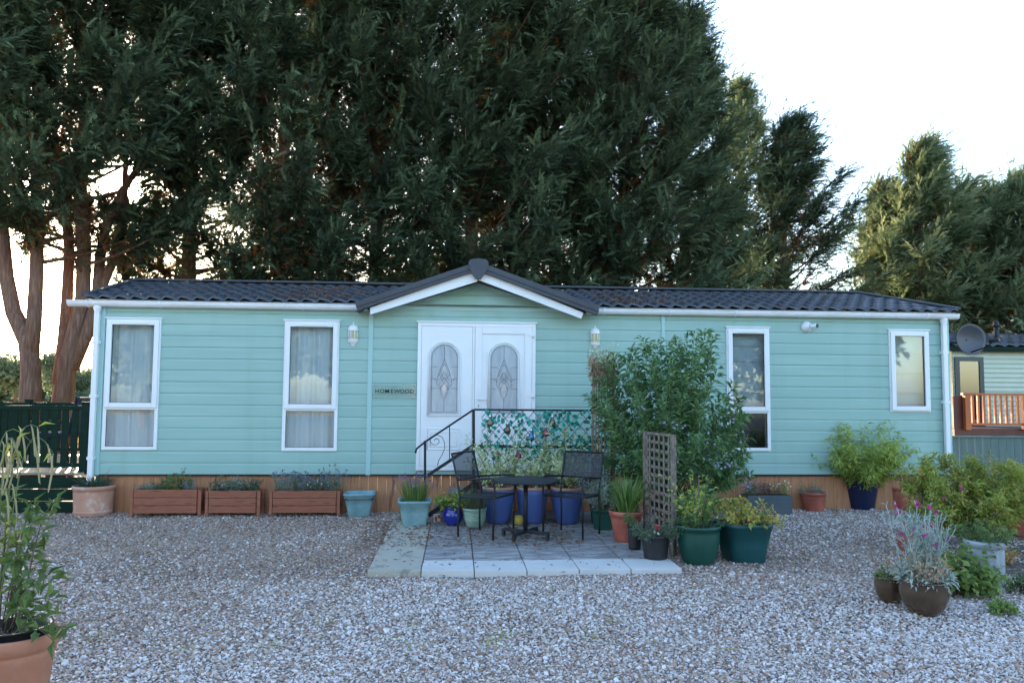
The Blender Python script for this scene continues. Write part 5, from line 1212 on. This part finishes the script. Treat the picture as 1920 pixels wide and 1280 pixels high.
P=np.stack([r.uniform(x0,x1,n),np.full(n,YT-.012)+r.uniform(-.02,.01,n),z0+H*r.uniform(-.02,1.03,n)],1)
ivy=np.array([[[0,0,0],[.25,-.55,.05],[.45,0,.04]],[[.25,-.55,.05],[.75,-.42,0],[.45,0,.04]],[[.75,-.42,0],[1.05,0,-.05],[.45,0,.04]],[[1.05,0,-.05],[.75,.42,0],[.45,0,.04]],[[.75,.42,0],[.25,.55,.05],[.45,0,.04]],[[.25,.55,.05],[0,0,0],[.45,0,.04]]])
D=norm(np.stack([r.normal(0,.5,n),r.normal(-.1,.2,n),-np.ones(n)+r.normal(0,.5,n)],1))
leaves('ivy_leaves',P,D,norm(r.normal(0,.45,(n,3))+np.array([0,-1.,0.1])),r.uniform(.038,.056,n),r.uniform(.036,.05,n),M['ivy_teal'],t,r.uniform(0,1,n),T=ivy)
# hanging bulbs
def bulbmat(nm,c): return glassmat(nm,tint=c,refl=1.2,ior=1.45)
cols={'clear':bulbmat('clear_bulb',(.75,.72,.66)),'amber':bulbmat('amber_bulb',(.7,.55,.38)),'blue':bulbmat('blue_bulb',(.35,.65,.85)),'pink':bulbmat('magenta_bulb',(.75,.12,.45))}
M['pinkin']=pm('magenta_filling',(.75,.10,.42),rough=.3); M['bluein']=pm('blue_filling',(.20,.50,.68),rough=.3); M['clearin']=pm('bulb_base_fill',(.34,.29,.20),rough=.4)
for px,py,c,lab in ((919,780,'clear','clear bulb shaped light hanging nearest the corner post of the railing'),(952,793,'amber','small amber bulb shaped light hanging on the left part of the trellis'),(996,806,'blue','pale blue bulb shaped light hanging on the trellis'),(1023,800,'pink','upper magenta bulb shaped light, right of the blue one'),(1036,780,'clear','clear bulb shaped light hanging highest on the right, beside the upper magenta one'),(972,842,'pink','lower magenta bulb shaped light hanging by the rail')):
    p=at(px,py,YT-.04); u=thing('bulb_light',lab,'bulb light',(p[0],YT-.04,p[2]),group='bulb shaped lights on the trellis')
    b=MB(); b.lathe([(0,.022),(.013,.022),(.014,.0),(.015,-.006),(.013,-.012)],16); b.tube([(0,0,.02),(0,.01,.05)],.0015,5); b.build('cap',bpy.data.materials['chrome'],u)
    b=MB(); b.lathe([(.013,-.012),(.016,-.03),(.028,-.055),(.038,-.080),(.038,-.100),(.026,-.122),(0,-.130)],20); b.build('glass_globe',cols[c],u)
    b=MB(); b.lathe([(0,-.04),(.016,-.055),(.031,-.08),(.031,-.10),(.020,-.116),(0,-.120)],14); b.build('filling',M[{'pink':'pinkin','blue':'bluein'}.get(c,'clearin')],u)
# ================================================================ TABLE AND CHAIRS
M['mesh']=None
def meshfabric():
    m,t_,N,L=nt('chair_mesh_fabric'); out=N.new('ShaderNodeOutputMaterial'); b=N.new('ShaderNodeBsdfPrincipled'); b.inputs['Base Color'].default_value=(.02,.02,.03,1); b.inputs['Roughness'].default_value=.6
    tr=N.new('ShaderNodeBsdfTransparent'); mx=N.new('ShaderNodeMixShader'); mx.inputs[0].default_value=.72; L.new(tr.outputs[0],mx.inputs[1]); L.new(b.outputs[0],mx.inputs[2]); L.new(mx.outputs[0],out.inputs[0]); return m
M['mesh']=meshfabric()
p=gnd(985,1009,.045); t=thing('bistro_table','round black metal bistro table between two mesh chairs','table',(p[0],p[1],.045),rz=R(52))
TH=.62
b=MB(); b.lathe([(0,TH),(.355,TH),(.362,TH-.004),(.362,TH-.022),(.35,TH-.025),(0,TH-.02)],56); b.build('tabletop',M['blackmetal'],t)
b=MB(); b.tube([(0,0,.075),(0,0,TH-.02)],.024,16); b.tube([(0,0,TH-.04),(0,0,TH-.021)],.09,16); b.build('pedestal',M['blackmetal'],t)
for k in range(2):
    a=k*PI/2+.1; c_,s_=math.cos(a),math.sin(a); b=MB(); b.bar((-c_*.26,-s_*.26,.072+.002*k),(c_*.26,s_*.26,.072+.002*k),.042,.028)
    o=b.build('cross_foot',M['blackmetal'],t,bevel=.003)
    for q in (-1,1):
        b=MB(); b.bar((q*c_*.26,q*s_*.26,.083),(q*c_*.26,q*s_*.26,.012),.036,.028,up=(0,1,0)); b.tube([(q*c_*.26,q*s_*.26,0.),(q*c_*.26,q*s_*.26,.014)],.012,10); b.build('foot_leg',M['blackmetal'],o)
def chair(px,py,ang,lab):
    p=gnd(px,py,.045); t=thing('patio_chair',lab,'chair',(p[0],p[1],.045),rz=ang,group='black mesh patio chairs')
    # faces +x in its own frame; metres
    w=.235; tb=.011; SH=.43
    for s_ in (-1,1):
        b=MB(); b.tube([(.20,s_*w,0),(.205,s_*w,.3),(.215,s_*w,.60),(.205,s_*w,.625),(.17,s_*w,.637),(-.235,s_*w,.60)],tb,8); b.build('front_leg_and_arm',M['blackmetal'],t)
        b=MB(); b.tube([(-.22,s_*w,0),(-.225,s_*w,.2),(-.205,s_*w,.43),(-.245,s_*w,.62),(-.31,s_*w,.86),(-.315,s_*(w-.015),.875)],tb,8); b.build('rear_leg',M['blackmetal'],t)
        b=MB(); b.tube([(-.205,s_*w,SH-.01),(.205,s_*w,SH)],tb*.9,8); b.build('seat_rail',M['blackmetal'],t)
    b=MB(); b.tube([(-.315,-w,.872),(-.318,0,.878),(-.315,w,.872)],tb,8); b.build('top_rail',M['blackmetal'],t)
    b=MB(); b.tube([(-.24,-w,.60),(-.24,w,.60)],tb*.8,8); b.build('lower_back_rail',M['blackmetal'],t)
    b=MB(); b.tube([(.205,-w,SH),(.205,w,SH)],tb*.9,8); b.tube([(-.205,-w,SH-.01),(-.205,w,SH-.01)],tb*.9,8); b.build('cross_rail',M['blackmetal'],t)
    def sheet(name,q):
        n=8; V=[];F=[]
        a,b_,c,d=[np.array(v) for v in q]
        for i in range(n+1):
            for j in range(n+1):
                u,v=i/n,j/n; pt=(a*(1-u)+b_*u)*(1-v)+(d*(1-u)+c*u)*v; pt=pt+np.array([0,0,-.02 if name=='seat' else 0])*math.sin(PI*u)*math.sin(PI*v)+np.array([-.02 if name!='seat' else 0,0,0])*math.sin(PI*u); V.append(pt)
        for i in range(n):
            for j in range(n): F.append((i*(n+1)+j,(i+1)*(n+1)+j,(i+1)*(n+1)+j+1,i*(n+1)+j+1))
        npmesh(name,V,F,M['mesh'],t,smooth=True)
    sheet('backrest',[(-.242,-w,.60),(-.242,w,.60),(-.315,w,.872),(-.315,-w,.872)])
    sheet('seat',[(-.2,-w,SH),(-.2,w,SH),(.205,w,SH+.004),(.205,-w,SH+.004)])
    return t
chair(913,1003,R(-31),'black mesh patio chair left of the table, facing right')
chair(1071,1002,R(-125),'black mesh patio chair right of the table, facing the camera')
# ================================================================ LEFT DECK
YD=10.38; dxr=at(163,800,YD)[0]; dxl=dxr-3.4; DZ=.52; FT=at(80,760,YD)[2]
t=thing('garden_deck','raised dark green timber deck left of the home','deck',(dxr,YD,0),world=True)
for k in range(3):
    b=MB(); b.box(dxl,dxr,YD+.02,YD+.05,.01+k*.155,.15+k*.155); b.build('skirt_board',M['greentimber'],t)
b=MB(); y=YD+.02
while y<YD+3.0: b.box(dxl,dxr-.02,y,y+.135,DZ-.028,DZ); y+=.14
b.build('deck_boards',pm('brown_deck_boards',(.30,.24,.17),(.20,.155,.11),scale=3,rough=.6,stretch=(1,8,1)),t)  # plain brown boards, paler than the green timber around them
def fence(name,lab,ax,ay,bx,by,rb=.0):
    L_=math.hypot(bx-ax,by-ay); t=thing(name,lab,'fence',(ax,ay,DZ),rz=math.atan2(by-ay,bx-ax),group='dark green deck railings'); h=FT-DZ; n=max(2,round(L_/1.15))
    for i in range(n+1):
        u=i*L_/n; b=MB(); b.box(u-.045,u+.045,-.045,.045,-.02,h+.03); b.box(u-.052,u+.052,-.052,.052,h+.03,h+.05); b.build('post',M['greentimber'],t,bevel=.004)
    for z,hh,dd in ((h-.055,.055,.06),(.06,.06,.04)):
        b=MB(); b.box(.046 if 1 else 0,L_-.046,-dd/2,dd/2,z,z+hh); b.build('rail',M['greentimber'],t,bevel=.003)
    k=0; x=.13
    while x<L_-.08:
        if all(abs(x-i*L_/n)>.075 for i in range(n+1)):
            b=MB(); b.box(x-.035,x+.035,-.017,.017,.118,h-.053); b.build('baluster',M['greentimber'],t)
        x+=.125
fence('deck_railing','dark green slatted railing along the front edge of the left deck',dxr-.05,YD+.07,dxl,YD+.07)
fence('deck_railing','dark green slatted railing along the back edge of the left deck',dxr-.05,YD+2.95,dxl,YD+2.95)
# cushioned chair behind the railing
cx=at(108,820,11.4)[0]; t=thing('deck_chair','dark blue cushioned metal chair on the deck behind the railing','chair',(cx,11.4,DZ),rz=R(185))
for s_ in (-1,1):
    b=MB(); b.tube([(.24,s_*.27,0),(.24,s_*.27,.62),(-.24,s_*.27,.60)],.014,8); b.build('front_leg',M['blackmetal'],t)
    b=MB(); b.tube([(-.26,s_*.27,0),(-.22,s_*.27,.42),(-.32,s_*.27,.95)],.014,8); b.build('rear_leg',M['blackmetal'],t)
M['bluecush']=pm('dark_blue_fabric',(.012,.018,.05),(.018,.025,.065),rough=.85)
b=MB(); b.box(-.22,.25,-.26,.26,.38,.47); b.build('seat_cushion',M['bluecush'],t,bevel=.03)
b=MB(); b.T=Matrix.Translation((-.25,0,.45))@Matrix.Rotation(R(-11),4,'Y'); b.box(-.04,.04,-.26,.26,0,.52); b.build('back_cushion',M['bluecush'],t,bevel=.03)
# ================================================================ SATELLITE DISH
YS=11.3; c=at(1821,636,YS); t=thing('satellite_dish','dark grey oval satellite dish on the right end wall of the home','satellite dish',(c[0],YS,c[2]),rz=R(14))
sm=pm('dish_grey',(.05,.055,.07),(.07,.075,.09),scale=6,rough=.5); rx,rz_=.30,.235
b=MB(); vs=[];fs=[]; nr,na=8,40
for i in range(nr+1):
    q=i/nr
    for j in range(na):
        a=2*PI*j/na; vs.append((rx*q*math.cos(a),.09*(1-q*q),rz_*q*math.sin(a)))
for i in range(nr):
    for j in range(na): fs.append((i*na+j,i*na+(j+1)%na,(i+1)*na+(j+1)%na,(i+1)*na+j))
b.add(vs,fs,0,True); o=b.build('reflector',sm,t,fix=True); sd_=o.modifiers.new('thick','SOLIDIFY'); sd_.thickness=.006
b=MB(); b.tube([(rx*math.cos(a),0,rz_*math.sin(a)) for a in np.linspace(0,2*PI,41)],.006,6); b.build('edge_ring',M['blackmetal'],t)
b=MB(); b.tube([(.02,.04,-rz_*.85),(.05,-.22,-.13),(.07,-.30,-.06)],.011,8); b.build('feed_arm',M['blackmetal'],t)
b=MB(); b.tube([(.045,-.27,-.055),(.10,-.38,-.02)],[.028,.034],14); b.build('receiver',M['blackmetal'],t)
b=MB(); b.tube([(0,.09,0),(-.03,.16,-.05),(-.3,.18,-.05)],.018,8); b.build('bracket',M['blackmetal'],t)
b=MB(); b.tube([(.09,-.33,-.05),(.07,-.25,-.2),(.0,-.0,-.27),(-.10,.1,-.2)],.003,5); b.build('cable',M['blackmetal'],t)
# ================================================================ NEIGHBOURING CARAVAN
YN=15.0; nx0=at(1786,700,YN)[0]; nx1=nx0+9.5; nzt=at(1870,654,YN)[2]; nzb=.35
t=thing('neighbour_caravan','pale green ribbed caravan with dark framed door behind the orange balustrade','caravan',(nx0,YN,0),world=True)
M['ribbed']=pm('pale_ribbed_cladding',(.44,.50,.38),(.50,.56,.43),scale=2,rough=.45)
b=MB(); z=nzb
while z<nzt-.01:
    z2=min(z+.095,nzt); b.add([(nx0,YN,z),(nx1,YN,z),(nx1,YN-.012,z+.03),(nx0,YN-.012,z+.03)],[(0,1,2,3)]); b.add([(nx0,YN-.012,z+.03),(nx1,YN-.012,z+.03),(nx1,YN,z2),(nx0,YN,z2)],[(0,1,2,3)]); z=z2
b.add([(nx0,YN,nzb),(nx0,YN+3,nzb),(nx0,YN+3,nzt),(nx0,YN,nzt)],[(0,1,2,3)]); b.add([(nx1,YN,nzb),(nx1,YN+3,nzb),(nx1,YN+3,nzt),(nx1,YN,nzt)],[(0,1,2,3)]); b.add([(nx0,YN+3,nzb),(nx1,YN+3,nzb),(nx1,YN+3,nzt),(nx0,YN+3,nzt)],[(0,1,2,3)])
b.build('wall',M['ribbed'],t,fix=False)
b=MB(); b.box(nx0+.02,nx1-.02,YN+.03,YN+2.95,0,nzb); b.build('underside_skirt',M['dark'],t)
V,F=roofsheet((nx0-.15,YN-.12,nzt+.05),(nx1+.15,YN-.12,nzt+.05),(nx1+.15,YN+1.5,nzt+.42),(nx0-.15,YN+1.5,nzt+.42),360,1,wave=.25); npmesh('roof_slope',V,F,M['roof'],t)
b=MB(); b.box(nx0-.15,nx1+.15,YN-.14,YN-.02,nzt-.06,nzt+.04); b.build('gutter',M['greentimber'],t)
b=MB(); b.add([(nx0-.15,YN+1.5,nzt+.42),(nx1+.15,YN+1.5,nzt+.42),(nx1+.15,YN+3.1,nzt+.05),(nx0-.15,YN+3.1,nzt+.05)],[(0,1,2,3)]); b.build('roof_back',M['roof'],t)
dgreen=pm('charcoal_door_frame',(.03,.04,.045),rough=.4)
da,db=at(1789,700,YN)[0],at(1842,700,YN)[0]; dzt=at(1815,669,YN)[2]; dzb=.62
b=MB(); frame_rect(b,da,db,dzb,dzt,.09,YN-.05,YN-.013); b.box(da+.09,db-.09,YN-.04,YN-.015,dzb+.09,dzb+.2); o=b.build('door',dgreen,t)
b=MB(); b.box(da+.09,db-.09,YN-.032,YN-.026,dzb+.2,dzt-.09); b.build('pane',glassmat('door_glass',tint=(.25,.23,.2),refl=2.0,ior=1.6),o)
b=MB(); b.box(da+.09,db-.09,YN-.018,YN-.014,dzb+.2,dzt-.09); b.build('blind',pm('beige_blind',(.30,.25,.19),rough=.8),o)
wx0,wx1=at(1902,740,YN)[0],at(1960,740,YN)[0]
fx=at(1869,640,YN+.5)[0]; b=MB(); b.tube([(fx,YN+.5,nzt+.1),(fx,YN+.5,nzt+.55)],.05,14); b.lathe([(.055,.0),(.085,.03),(.05,.06),(.06,.08),(.03,.14),(0,.15)],16,(fx,YN+.5,nzt+.50)); b.build('flue',M['blackmetal'],t)
b=MB(); b.lathe([(.11,0),(.09,.04),(.055,.10)],16,(fx,YN+.5,nzt+.13)); b.build('flue_collar',M['upvc'],t)
# its deck
YK=13.2; k0=at(1786,760,YK)[0]; k1=k0+7; kt=at(1850,741,YK)[2]; kb=at(1850,803,YK)[2]
M['orangewood']=pm('orange_stained_wood',(.46,.12,.03),(.36,.085,.022),scale=3,rough=.5,stretch=(3,3,.6))
M['redwood']=pm('dark_red_stained_wood',(.12,.03,.02),(.08,.02,.015),scale=3,rough=.55)
t=thing('neighbour_deck','dark red timber deck in front of the neighbouring caravan','deck',(k0,YK,0),world=True)
b=MB(); b.box(k0,k1,YK-.03,YK+.0,kb-.15,kb-.0); b.build('edge_board',M['redwood'],t)
b=MB(); b.box(k0,k1,YK+.005,YN-.06,kb-.06,kb-.02); b.build('deck_boards',M['redwood'],t)
for x in np.arange(k0+.1,k1,1.4):
    b=MB(); b.box(x-.04,x+.04,YK+.03,YK+.11,0,kb-.07); b.build('support_post',M['redwood'],t)
t=thing('deck_balustrade','orange stained balustrade on the neighbouring deck','balustrade',(k0,YK,kb),world=True)
for x in (at(1808,770,YK)[0],at(1916,770,YK)[0],at(1916,770,YK)[0]+1.1,at(1916,770,YK)[0]+2.2):
    b=MB(); b.box(x-.05,x+.05,YK-.11,YK-.035,kb-.02,kt+.0); b.build('post',M['orangewood'],t)
b=MB(); b.box(at(1800,770,YK)[0],k1,YK-.10,YK-.03,kt+.002,kt+.04); b.build('top_rail',M['orangewood'],t)
b=MB(); b.box(at(1813,770,YK)[0],k1,YK-.09,YK-.045,kb+.06,kb+.10); b.build('bottom_rail',M['orangewood'],t)
x=at(1819,770,YK)[0]
while x<k1:
    b=MB(); b.box(x-.02,x+.02,YK-.085,YK-.05,kb+.10,kt); b.build('baluster',M['orangewood'],t); x+=.105
b=MB(); b.box(k0,k0+.25,YK-.02,YK+.02,kb-.02,kt-.02); b.build('side_boards',M['redwood'],t)
# boarded fence under it
YB_=12.6; f0=at(1784,840,YB_)[0]; f1=f0+6; ft=at(1850,819,YB_)[2]
t=thing('boarded_fence','grey green vertical board fence below the neighbouring deck','fence',(f0,YB_,0),world=True)
gg=pm('grey_green_boards',(.09,.14,.13),(.12,.175,.16),scale=3,rough=.7,stretch=(5,5,.6))
x=f0; b=MB()
while x<f1: b.box(x+.003,x+.137,YB_,YB_+.02,0,ft-.01); x+=.14
b.build('boards',gg,t); b=MB(); b.box(f0,f1,YB_-.03,YB_+.04,ft-.008,ft+.02); b.build('capping',gg,t)
# ================================================================ LITTER on the gravel
r=np.random.default_rng(300); n=5200
mask=r.uniform(0,1,n); X=r.normal(-2.6,2.3,n); Yy=r.uniform(5.2,10.2,n); sel=mask<.4; X[sel]=r.uniform(-1,1.3,sel.sum()); Yy[sel]=r.uniform(7.8,9.6,sel.sum()); sel=mask>.85; X[sel]=r.uniform(1,6.5,sel.sum()); Yy[sel]=r.uniform(4.2,10,sel.sum())
zz=np.where((X>PAT[0])&(X<PAT[1])&(Yy>PAT[2])&(Yy<9.65),.056,.03)
P=np.stack([X,Yy,zz+r.uniform(0,.006,n)],1); D=norm(np.stack([r.normal(0,1,n),r.normal(0,1,n),r.normal(0,.06,n)],1))
mk('litter_leaf',[(.10,.04,.02),(.22,.09,.04),(.30,.20,.10)],trans=.05)
put(leaves('needle_litter',P,D,norm(r.normal(0,.15,(n,3))+np.array([0,0,1.])),r.uniform(.02,.06,n),r.uniform(.006,.016,n),M['litter_leaf'],None,r.uniform(0,1,n),T=leaf_T2()),'reddish brown conifer litter scattered over gravel and slabs','litter',kind='stuff')
n=70; P=np.stack([r.uniform(-4,2,n),r.uniform(4.3,9,n),np.full(n,.032)],1); a=r.uniform(-.6,.6,n); L_=r.uniform(.06,.22,n)
mb=MB()
for i in range(n):
    if PAT[0]-.2<P[i,0]<PAT[1]+.2 and P[i,1]>PAT[2]-.15: continue
    d=np.array([math.cos(a[i]),math.sin(a[i]),0]); mb.tube([P[i]-d*L_[i]/2,P[i]+np.array([0,.006,.006]),P[i]+d*L_[i]/2],.0018,4)
put(mb.build('dry_straws',pm('dry_straw',(.45,.36,.20),rough=.8),None,fix=False),'pale dry straws lying on the gravel','straw',kind='stuff')
n=320; c_=r.integers(0,14,n); cc=np.stack([r.uniform(-2.5,1.2,14),r.uniform(4.5,5.6,14)],1); P=np.concatenate([cc[c_]+r.normal(0,.05,(n,2)),np.full((n,1),.015)],1)
put(leaves('small_weeds',P,norm(r.normal(0,.5,(n,3))+np.array([0,0,.8])),norm(r.normal(0,1,(n,3))),r.uniform(.012,.03,n),.005,M['leaf_lime'],None,r.uniform(0,1,n),T=leaf_T2()),'tiny green weeds coming through the gravel','weeds',kind='stuff')
n=900; X=np.concatenate([r.normal(-1.9,.35,n//3),r.normal(2.4,.4,n//3),r.uniform(XL,XR,n-2*(n//3))]); tq=r.uniform(0,.8,n)**1.5
keep=(X>XL+1)&(X<XR-1)&((X<GL-.25+tq*1.0)|(X>GR+.35-tq*1.0)); X=X[keep];tq=tq[keep];n=len(X)
P=np.stack([X,EAVE_Y+(YR-EAVE_Y)*tq,EAVE_Z+(ridge_z-EAVE_Z)*tq+.065],1)
put(leaves('roof_litter',P,norm(np.stack([r.normal(0,1,n),r.normal(0,1,n),r.normal(0,.2,n)],1)),norm(r.normal(0,.15,(n,3))+np.array([0,-.3,1.])),r.uniform(.03,.08,n),r.uniform(.01,.022,n),M['litter_leaf'],None,r.uniform(0,1,n),T=leaf_T2()),'brown conifer litter caught on the tiled roof beside the gable','litter',kind='stuff')
# ================================================================ across the lane, behind the viewer: mirrored in the windows, with extra trees added to block the yellow low sky
t=thing('opposite_caravan','cream caravan with grey roof across the lane behind the viewer','caravan',(0,-12,0),world=True)
b=MB(); b.box(-2,9,-15,-12,.3,2.6); b.build('wall',pm('cream_wall',(.55,.48,.36),(.6,.52,.4),rough=.7),t)
b=MB(); b.add([(-2.2,-11.8,2.6),(9.2,-11.8,2.6),(9.2,-13.5,3.4),(-2.2,-13.5,3.4),(9.2,-15.2,2.6),(-2.2,-15.2,2.6)],[(0,1,2,3),(3,2,4,5),(0,3,5),(1,4,2)]); b.build('roof',M['roofflat'],t)
for i,(x,y,H) in enumerate(((-9,-17,9),(-4.5,-19,8),(12,-18,10),(-14,-15,8),(2,-21,7.5),(7,-21,9),(17,-20,9),(22,-22,10))):
    t_=fartree('unseen round leafy tree across the lane behind the viewer',x,y,H,3.6,400+i,n=4200)
print('SPRAYS',sum(TOT))
stones_call()
